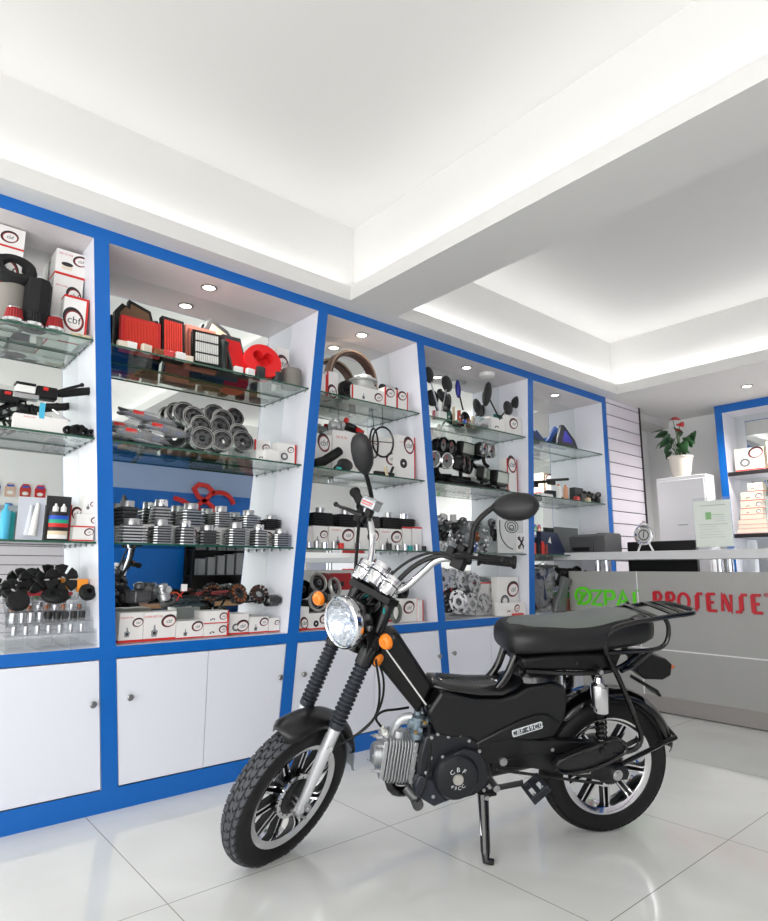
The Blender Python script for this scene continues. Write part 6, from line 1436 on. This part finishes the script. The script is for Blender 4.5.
for s1 in (-1, 1):
    for s2 in (-1, 1): mb.tube([(.005, c_[0], c_[1]), (.005, c_[0]+s1*.022, c_[1]+s2*.026)], .006, 0, 6); mb.lathe([(.005, 0), (.012, 0), (.012, .003), (.005, .003)], (.004, c_[0]+s1*.026, c_[1]+s2*.03), (1, 0, 0), 14)
mb.build('black_valve_plate', blackg, T)
r7 = random.Random(21); gi = 0
cast = [(440, 519, alu), (447, 524, alu_d), (437, 531, iron), (445, 535, iron), (455, 527, iron), (463, 521, alu_d), (470, 526, alu), (459, 538, alu_d), (468, 537, alu), (478, 524, alu_d), (485, 530, alu), (492, 523, alu_d), (478, 536, copper), (488, 540, alu), (494, 534, iron), (451, 542, alu), (441, 545, paper), (462, 546, alu_d), (474, 547, bluep), (484, 548, alu_d)]
for k, (px, py, m) in enumerate(cast):
    x = -2.76+.006*(k % 20); y, z = on_x(px, py, x); R = .024+.012*r7.random()
    n = 5+k % 4; mb = MB().lathe([(R*.3, -.012), (R, -.012), (R, .004), (R*.7, .012), (R*.3, .012), (R*.3, -.012)], (0, 0, 0), (1, 0, 0), 16, 0)
    for q in range(3): a = q*2.1+k; mb.cyl((.0, R*.6*math.cos(a), R*.6*math.sin(a)), (.022, R*.6*math.cos(a), R*.6*math.sin(a)), R*.26, 1, 10)
    mb.box(-.015, -R*.4, -R*1.3, .0, R*.4, R*.5, 0)
    o = mb.build('small_casting', [m, steel if m is not iron else blackp], loc=(x, y, max(z, Z3+R*1.3))); o.rotation_euler = (r7.uniform(-.4, .4), -R_(10), r7.uniform(-.4, .4))
    tag(o, 'small mixed engine casting in the heap on the third shelf behind the handlebar', 'engine part', 'heap of small engine castings')
T = thing('parts_tray', 'clear tray holding the heap of small castings', 'tray', (-2.73, yz(463, Z3, -2.73), Z3))
wq = (yz(496, Z3, -2.73)-yz(435, Z3, -2.73))/2
MB().box(-.08, -wq, 0, .09, wq, .004).box(-.08, -wq, 0, -.077, wq, .20).box(.087, -wq, 0, .09, wq, .05).box(-.08, -wq, .1, -.02, wq, .103).build('tray_body', acryl, T, smooth=False)
for k, (px, lab) in enumerate(((443, 'left'), (453, 'right'))):
    y, z = on_x(px, 508, -2.80); o = MB().box(-.01, -.02, 0, .01, .02, .05).build('small_carton', paper, loc=(-2.80, y, Z3+.2005), smooth=False); tag(o, lab+' one of two small white cartons on top of the clear tray', 'box', 'small cartons on the clear tray')
# bottom
discs = [(442, 579, -2.70, .07), (452, 578, -2.72, .062), (462, 580, -2.71, .066), (474, 583, -2.69, .066), (447, 603, -2.67, .06), (458, 602, -2.65, .074), (472, 604, -2.645, .068), (485, 603, -2.67, .062), (445, 598, -2.76, .06), (467, 590, -2.77, .06)]
names = ['upper leftmost', 'upper second', 'upper third', 'upper right', 'lower leftmost', 'lower large bright', 'lower middle', 'lower right', 'back left', 'back middle']
for k, (px, py, x, R) in enumerate(discs):
    m = [steel, alu, alu, steel, iron, chrome, alu, alu, iron, alu_d][k]
    mb = MB().lathe([(R*.32, -.004), (R*.62, -.004), (R*.62, .006), (R*.32, .006), (R*.32, -.004)], (0, 0, 0), (1, 0, 0), 26).lathe([(R*.8, -.005), (R, -.005), (R, .006), (R*.8, .006), (R*.8, -.005)], (0, 0, 0), (1, 0, 0), 34)
    for j in range(6):
        a = 2*math.pi*j/6+k; M = Matrix.Rotation(a, 4, 'X'); mb.box(-.004, -R*.14, R*.58, .005, R*.14, R*.85, 0, M); mb.cyl((.005, R*.9*math.cos(a), R*.9*math.sin(a)), (.008, R*.9*math.cos(a), R*.9*math.sin(a)), R*.07, 1, 8)
    y, z = on_x(px, py, x); o = mb.build('clutch_plate', [m, iron], loc=(x, y, max(z, Z0+R)), ang=30); o.rotation_euler = (0, -R_(8), R_(-12+6*(k % 4))); tag(o, 'round metal clutch plate, %s in the heap' % names[k], 'clutch plate', 'heap of round clutch plates')
_, _, hb = box_at(476, 502, 598, Z0, -2.72, .1, 'white carton behind the round clutch plates', GB, lr=.2, band='')
yc, w, h = pick(478, 499, 582, -2.73, Z0); mb, ms = carton(w, .08, h-hb-.001, None, .8, .5, .2, None, 't'); tag(mb.build('carton', ms, loc=(-2.77, yc, Z0+hb+.001), smooth=False), 'white carton on top of the one behind the clutch plates', 'box', GB)
box_at(498, 529, 577, Z0, -2.66, .05, 'large white carton with a big emblem and a ring picture beside the wrapped parts', GB, lr=.24, lx=.74, lz=.66, pic='ring', band='')
_, _, hb = box_at(500, 526, 603, Z0, -2.60, .04, 'low white carton in front of the large one', GB, lr=.17, lx=.66, lz=.55, pic='small', band='')
tag(at(MB().box(-.012, -.05, 0, .012, .05, .014).build('red_packet', mat('red_packet', (205, 60, 60), .4), bevel=.004), 518, Z0, -2.588+.004), 'small red packet at the foot of the low carton', 'packet')

# ======== bay 5
def fair(lab, px, x, pts, m, m2, t=.02, tilt=10, rz=0):
    mb = MB().prism(pts, fn_x, -t/2, t/2, 0)
    c = (sum(p[0] for p in pts)/len(pts), sum(p[1] for p in pts)/len(pts))
    mb.prism([(c[0]+(p[0]-c[0])*.45, c[1]+(p[1]-c[1])*.5) for p in pts], fn_x, t/2, t/2+.002, 1)
    mb.v = [Vector((v.x, v.y*1.35, v.z)) for v in mb.v]; o = mb.build('fairing_panel', [m, m2], bevel=.006); o.rotation_euler = (0, -R_(tilt), rz); o.location = (x, yz(px, Z1, x), Z1+.004); return tag(o, lab, 'fairing', 'blue and dark fairing panels')
fair('pointed black and blue fairing panel, rightmost on the top shelf', 568, -2.66, [(-.12, 0), (.10, 0), (.08, .08), (.0, .19), (-.03, .19)], mat('dark_fairing', (44, 46, 56), .3), mat('violet_blue', (60, 60, 190), .3))
fair('blue fairing panel behind the pointed one', 553, -2.72, [(-.10, 0), (.12, 0), (.14, .13), (.06, .19), (-.04, .06)], mat('mid_blue', (40, 76, 140), .3), mat('dark_fairing', (44, 46, 56), .3))
fair('small dark fairing piece next to the frame on the left', 536, -2.66, [(-.04, 0), (.10, 0), (.03, .05), (-.04, .10)], mat('dark_fairing', (44, 46, 56), .3), navy)
# second shelf
for k, (px, w, h, d, m, lab, x) in enumerate(((545, .16, .025, .04, paper, 'flat white item at the left of the second shelf', -2.66), (559, .03, .10, .03, paper, 'upright white tube with an orange tip', -2.66), (566, .03, .10, .03, mat('peach', (220, 160, 130), .5), 'upright peach coloured bottle', -2.65), (577, .13, .12, .05, mat('charcoal', (44, 48, 50), .5), 'dark square box behind the red cap', -2.72), (583, .08, .07, .03, mat('grey_frame', (70, 70, 70), .5), 'smaller dark box in front of the square one', -2.68), (577, .05, .03, .03, mat('red_packet', (205, 60, 60), .4), 'small red cap lying at the front edge', -2.62), (588, .04, .03, .03, beige, 'small beige knob in front of the black cluster', -2.62))):
    mb = MB().prism([(-w/2, 0), (w/2, 0), (w/2*.92, h), (-w/2*.92, h)], fn_x, -d/2, d/2, 0)
    if w < .05: mb.cyl((0, 0, h), (0, 0, h*1.15), w*.25, 1, 10)
    tag(at(mb.build('shelf_item', [m, orange], bevel=.004), px, Z2, x), lab, 'small item', 'small items on the second shelf of the last cabinet')
tag(at(MB().tube([(0, -.14, .0), (0, .14, .035)], .011).box(-.012, -.13, -.03, .012, -.05, .012).build('black_rod', blackp), 558, Z2+.155, -2.76), 'dark rod across the back of the second shelf', 'rod')
mb = MB(); r8 = random.Random(8)
for q in range(30): mb.ball((r8.uniform(-.03, .03), -.13+.22*q/29, r8.uniform(.022, .085)), r8.uniform(.018, .028), q % 2, 8)
tag(at(mb.build('black_parts_cluster', [blackp, iron]), 596, Z2, -2.67), 'cluster of small black parts at the right end of the second shelf', 'parts')
# third shelf
tag(at(MB().prism([(-.14, 0), (.17, 0), (.06, .16), (-.14, .165)], fn_x, -.02, .02, 0).prism([(-.06, .09), (-.02, .08), (-.03, .13)], fn_x, .0202, .021, 1).build('navy_binder', [mat('dark_navy', (26, 38, 70), .4), paper], smooth=False), 551, Z3, -2.68), 'dark navy sloping box file with small white print', 'box file')
for k, (px, c, h) in enumerate(((534.5, mat('orange_red_cap', (226, 90, 60), .5), .08), (538.5, blackp, .065), (543, mat('red_bottle', (215, 50, 36), .4), .09), (546.5, mat('dark_red_bottle', (130, 40, 34), .4), .07))):
    o = MB().lathe([(0, 0), (.012, 0), (.012, h*.8), (.007, h), (0, h)], n=12).build('small_bottle', c); tag(at(o, px, Z3, -2.62), ['orange red', 'black', 'bright red', 'dark red'][k]+' slim bottle at the front of the third shelf near the blue frame', 'bottle', 'slim bottles by the navy box file')
tag(at(MB().box(-.004, -.17, 0, .004, .15, .22).build('grey_sheet', mat('dark_grey_plastic_sheet', (92, 96, 96), .3), smooth=False), 568, Z3, -2.79), 'dark grey sheet standing at the back behind the navy box file', 'sheet')
o = MB().tube([(0, -.010, 0), (0, -.010, .028), (0, .010, .028), (0, .010, 0)], .003, 0, 6).build('green_loop', neon_green); o.location = (-2.61, yz(534, 1.2, -2.61), Z3+.082); o.location.z = Z3+.1655; o.location.x = -2.68; o.location.y = yz(536, 1.2, -2.68); tag(o, 'tiny bright green loop on top of the navy box file', 'loop')
# bottom : wrapped black parts, bottle box
def heap(name, lab, cat, px, z, x, n, sx, sy, sz, mats, seed, r=.02, bag=False):
    rr = random.Random(seed); mb = MB()
    for q in range(n): mb.tube([(rr.uniform(-sx, sx), rr.uniform(-sy, sy), .02+rr.random()*sz) for _ in range(4)], r, q % len(mats), 8, sm=2)
    if bag: mb.ball((0, 0, sz*.55), (sx*1.4, sy*1.25, sz*.62), len(mats), 14); mats = mats+[bag_m]
    return tag(at(mb.build(name, mats), px, z, x), lab, cat)
heap('wrapped_parts', 'black parts wrapped in clear plastic on the floor of the last cabinet', 'wrapped parts', 545, Z0, -2.68, 12, .03, .10, .30, [blackp, mat('wet_grey', (110, 112, 116), .25), mat('dark_navy', (26, 38, 70), .4)], 31, .02, True)
tag(at(MB().prism([(-.03, 0), (.10, .0), (.14, .16), (.20, .22), (.10, .25), (.05, .14), (.0, .08)], fn_x, -.02, .02).build('leg_shield', mat('satin_grey', (120, 122, 124), .3, .3), bevel=.01), 556, Z0, -2.625), 'curved grey plastic shield leaning in front of the wrapped parts', 'shield')
T = thing('bottle_box', 'brown and green printed box at the end of the bottom shelf', 'box', (-2.70, yz(565, Z0, -2.70), Z0)); 
MB().box(-.05, -.10, 0, .05, .10, .09).build('lower_box', mat('brown_print', (150, 96, 70), .5), T, smooth=False); MB().box(-.048, -.09, .0905, .048, .10, .13).build('green_lid', mat('green_print', (60, 140, 60), .5), T, smooth=False)
heap('black_parts_pile', 'pile of black moulded parts under the ledge in the last cabinet', 'parts', 572, Z0+.134, -2.70, 10, .03, .18, .16, [blackp, iron], 77, .02)
tag(at(MB().box(-.03, -.12, 0, .03, .12, .018).build('flat_tray', mat('grey_frame', (70, 70, 70), .5), bevel=.004), 545, Z3-.42+.33, -2.66), 'flat grey tray on top of the wrapped parts', 'tray')
# ======== right hand shelf unit
def rbox(px0, px1, pyt, z, y, d, lab, pic=None, cream=True, **k):
    x0, _ = on_y(px0, pyt, y); x1, zt = on_y(px1, pyt, y); w = x1-x0; h = zt-z
    mb, ms = carton(w, d, h, pic, cream=cream, **k); o = mb.build('carton', ms, loc=((x0+x1)/2, y+d/2, z+.0005), rot=(0, 0, -math.pi/2), smooth=False)
    return tag(o, lab, 'box', 'cartons in the far shelf unit'), h
rbox(733.5, 763, 446, 1.7155, 5.63, .10, 'cream carton with a ring picture on the upper shelf of the far unit', 'ring', lr=.22, lx=.74, lz=.75)
rbox(765, 800, 437, 1.7155, 5.63, .10, 'tall beige carton cut off by the right edge of the photo', None, lr=0)
z = 1.1955
for k, (a, b_, t) in enumerate(((737, 768, 528), (738, 767, 524), (738, 766, 519), (740, 763, 514), (740, 762, 508), (740, 762, 500), (740, 762, 491), (747, 762, 482))):
    _, h = rbox(a, b_, t, z, 5.625+.003*k, .09, 'flat orange edged carton in the stack on the lower shelf, %s from the bottom' % ORD[k+1] if k < 7 else 'small grey carton on top of the stack on the lower shelf', 'small' if k > 3 else None, lr=.13 if k > 3 else 0, lx=.84, lz=.5, band='b'); z += h+.001
tag(MB().lathe([(0, -.03), (.03, -.03), (.035, 0), (.03, .03), (0, .03)], (0, 0, .036), (0, 1, 0), 20).build('metal_housing', iron, loc=(on_y(766, 490, 5.68)[0], 5.70, 1.1955)), 'dark round housing beside the stack of flat cartons', 'housing')
# ------------------------------------------------------------ light
w = bpy.data.worlds.new('world'); scene.world = w; w.use_nodes = True
w.node_tree.nodes['Background'].inputs[0].default_value = (.985, .985, .97, 1); w.node_tree.nodes['Background'].inputs[1].default_value = 3.6
pl2 = area('daylight_portal', (XR+.02, (YN-.7)/2, 1.22), 2.44, 1.9, 1, (0, R_(90), 0)); pl2.data.cycles.is_portal = True
pl = area('daylight_portal', (-.4, YN-.02, 1.22), 4.0, 2.44, 1, (R_(90), 0, 0)); pl.data.cycles.is_portal = True
vs = scene.view_settings; vs.view_transform = 'Standard'; vs.look = 'None'; vs.gamma = 1; vs.exposure = 0.30; vs.use_curve_mapping = False
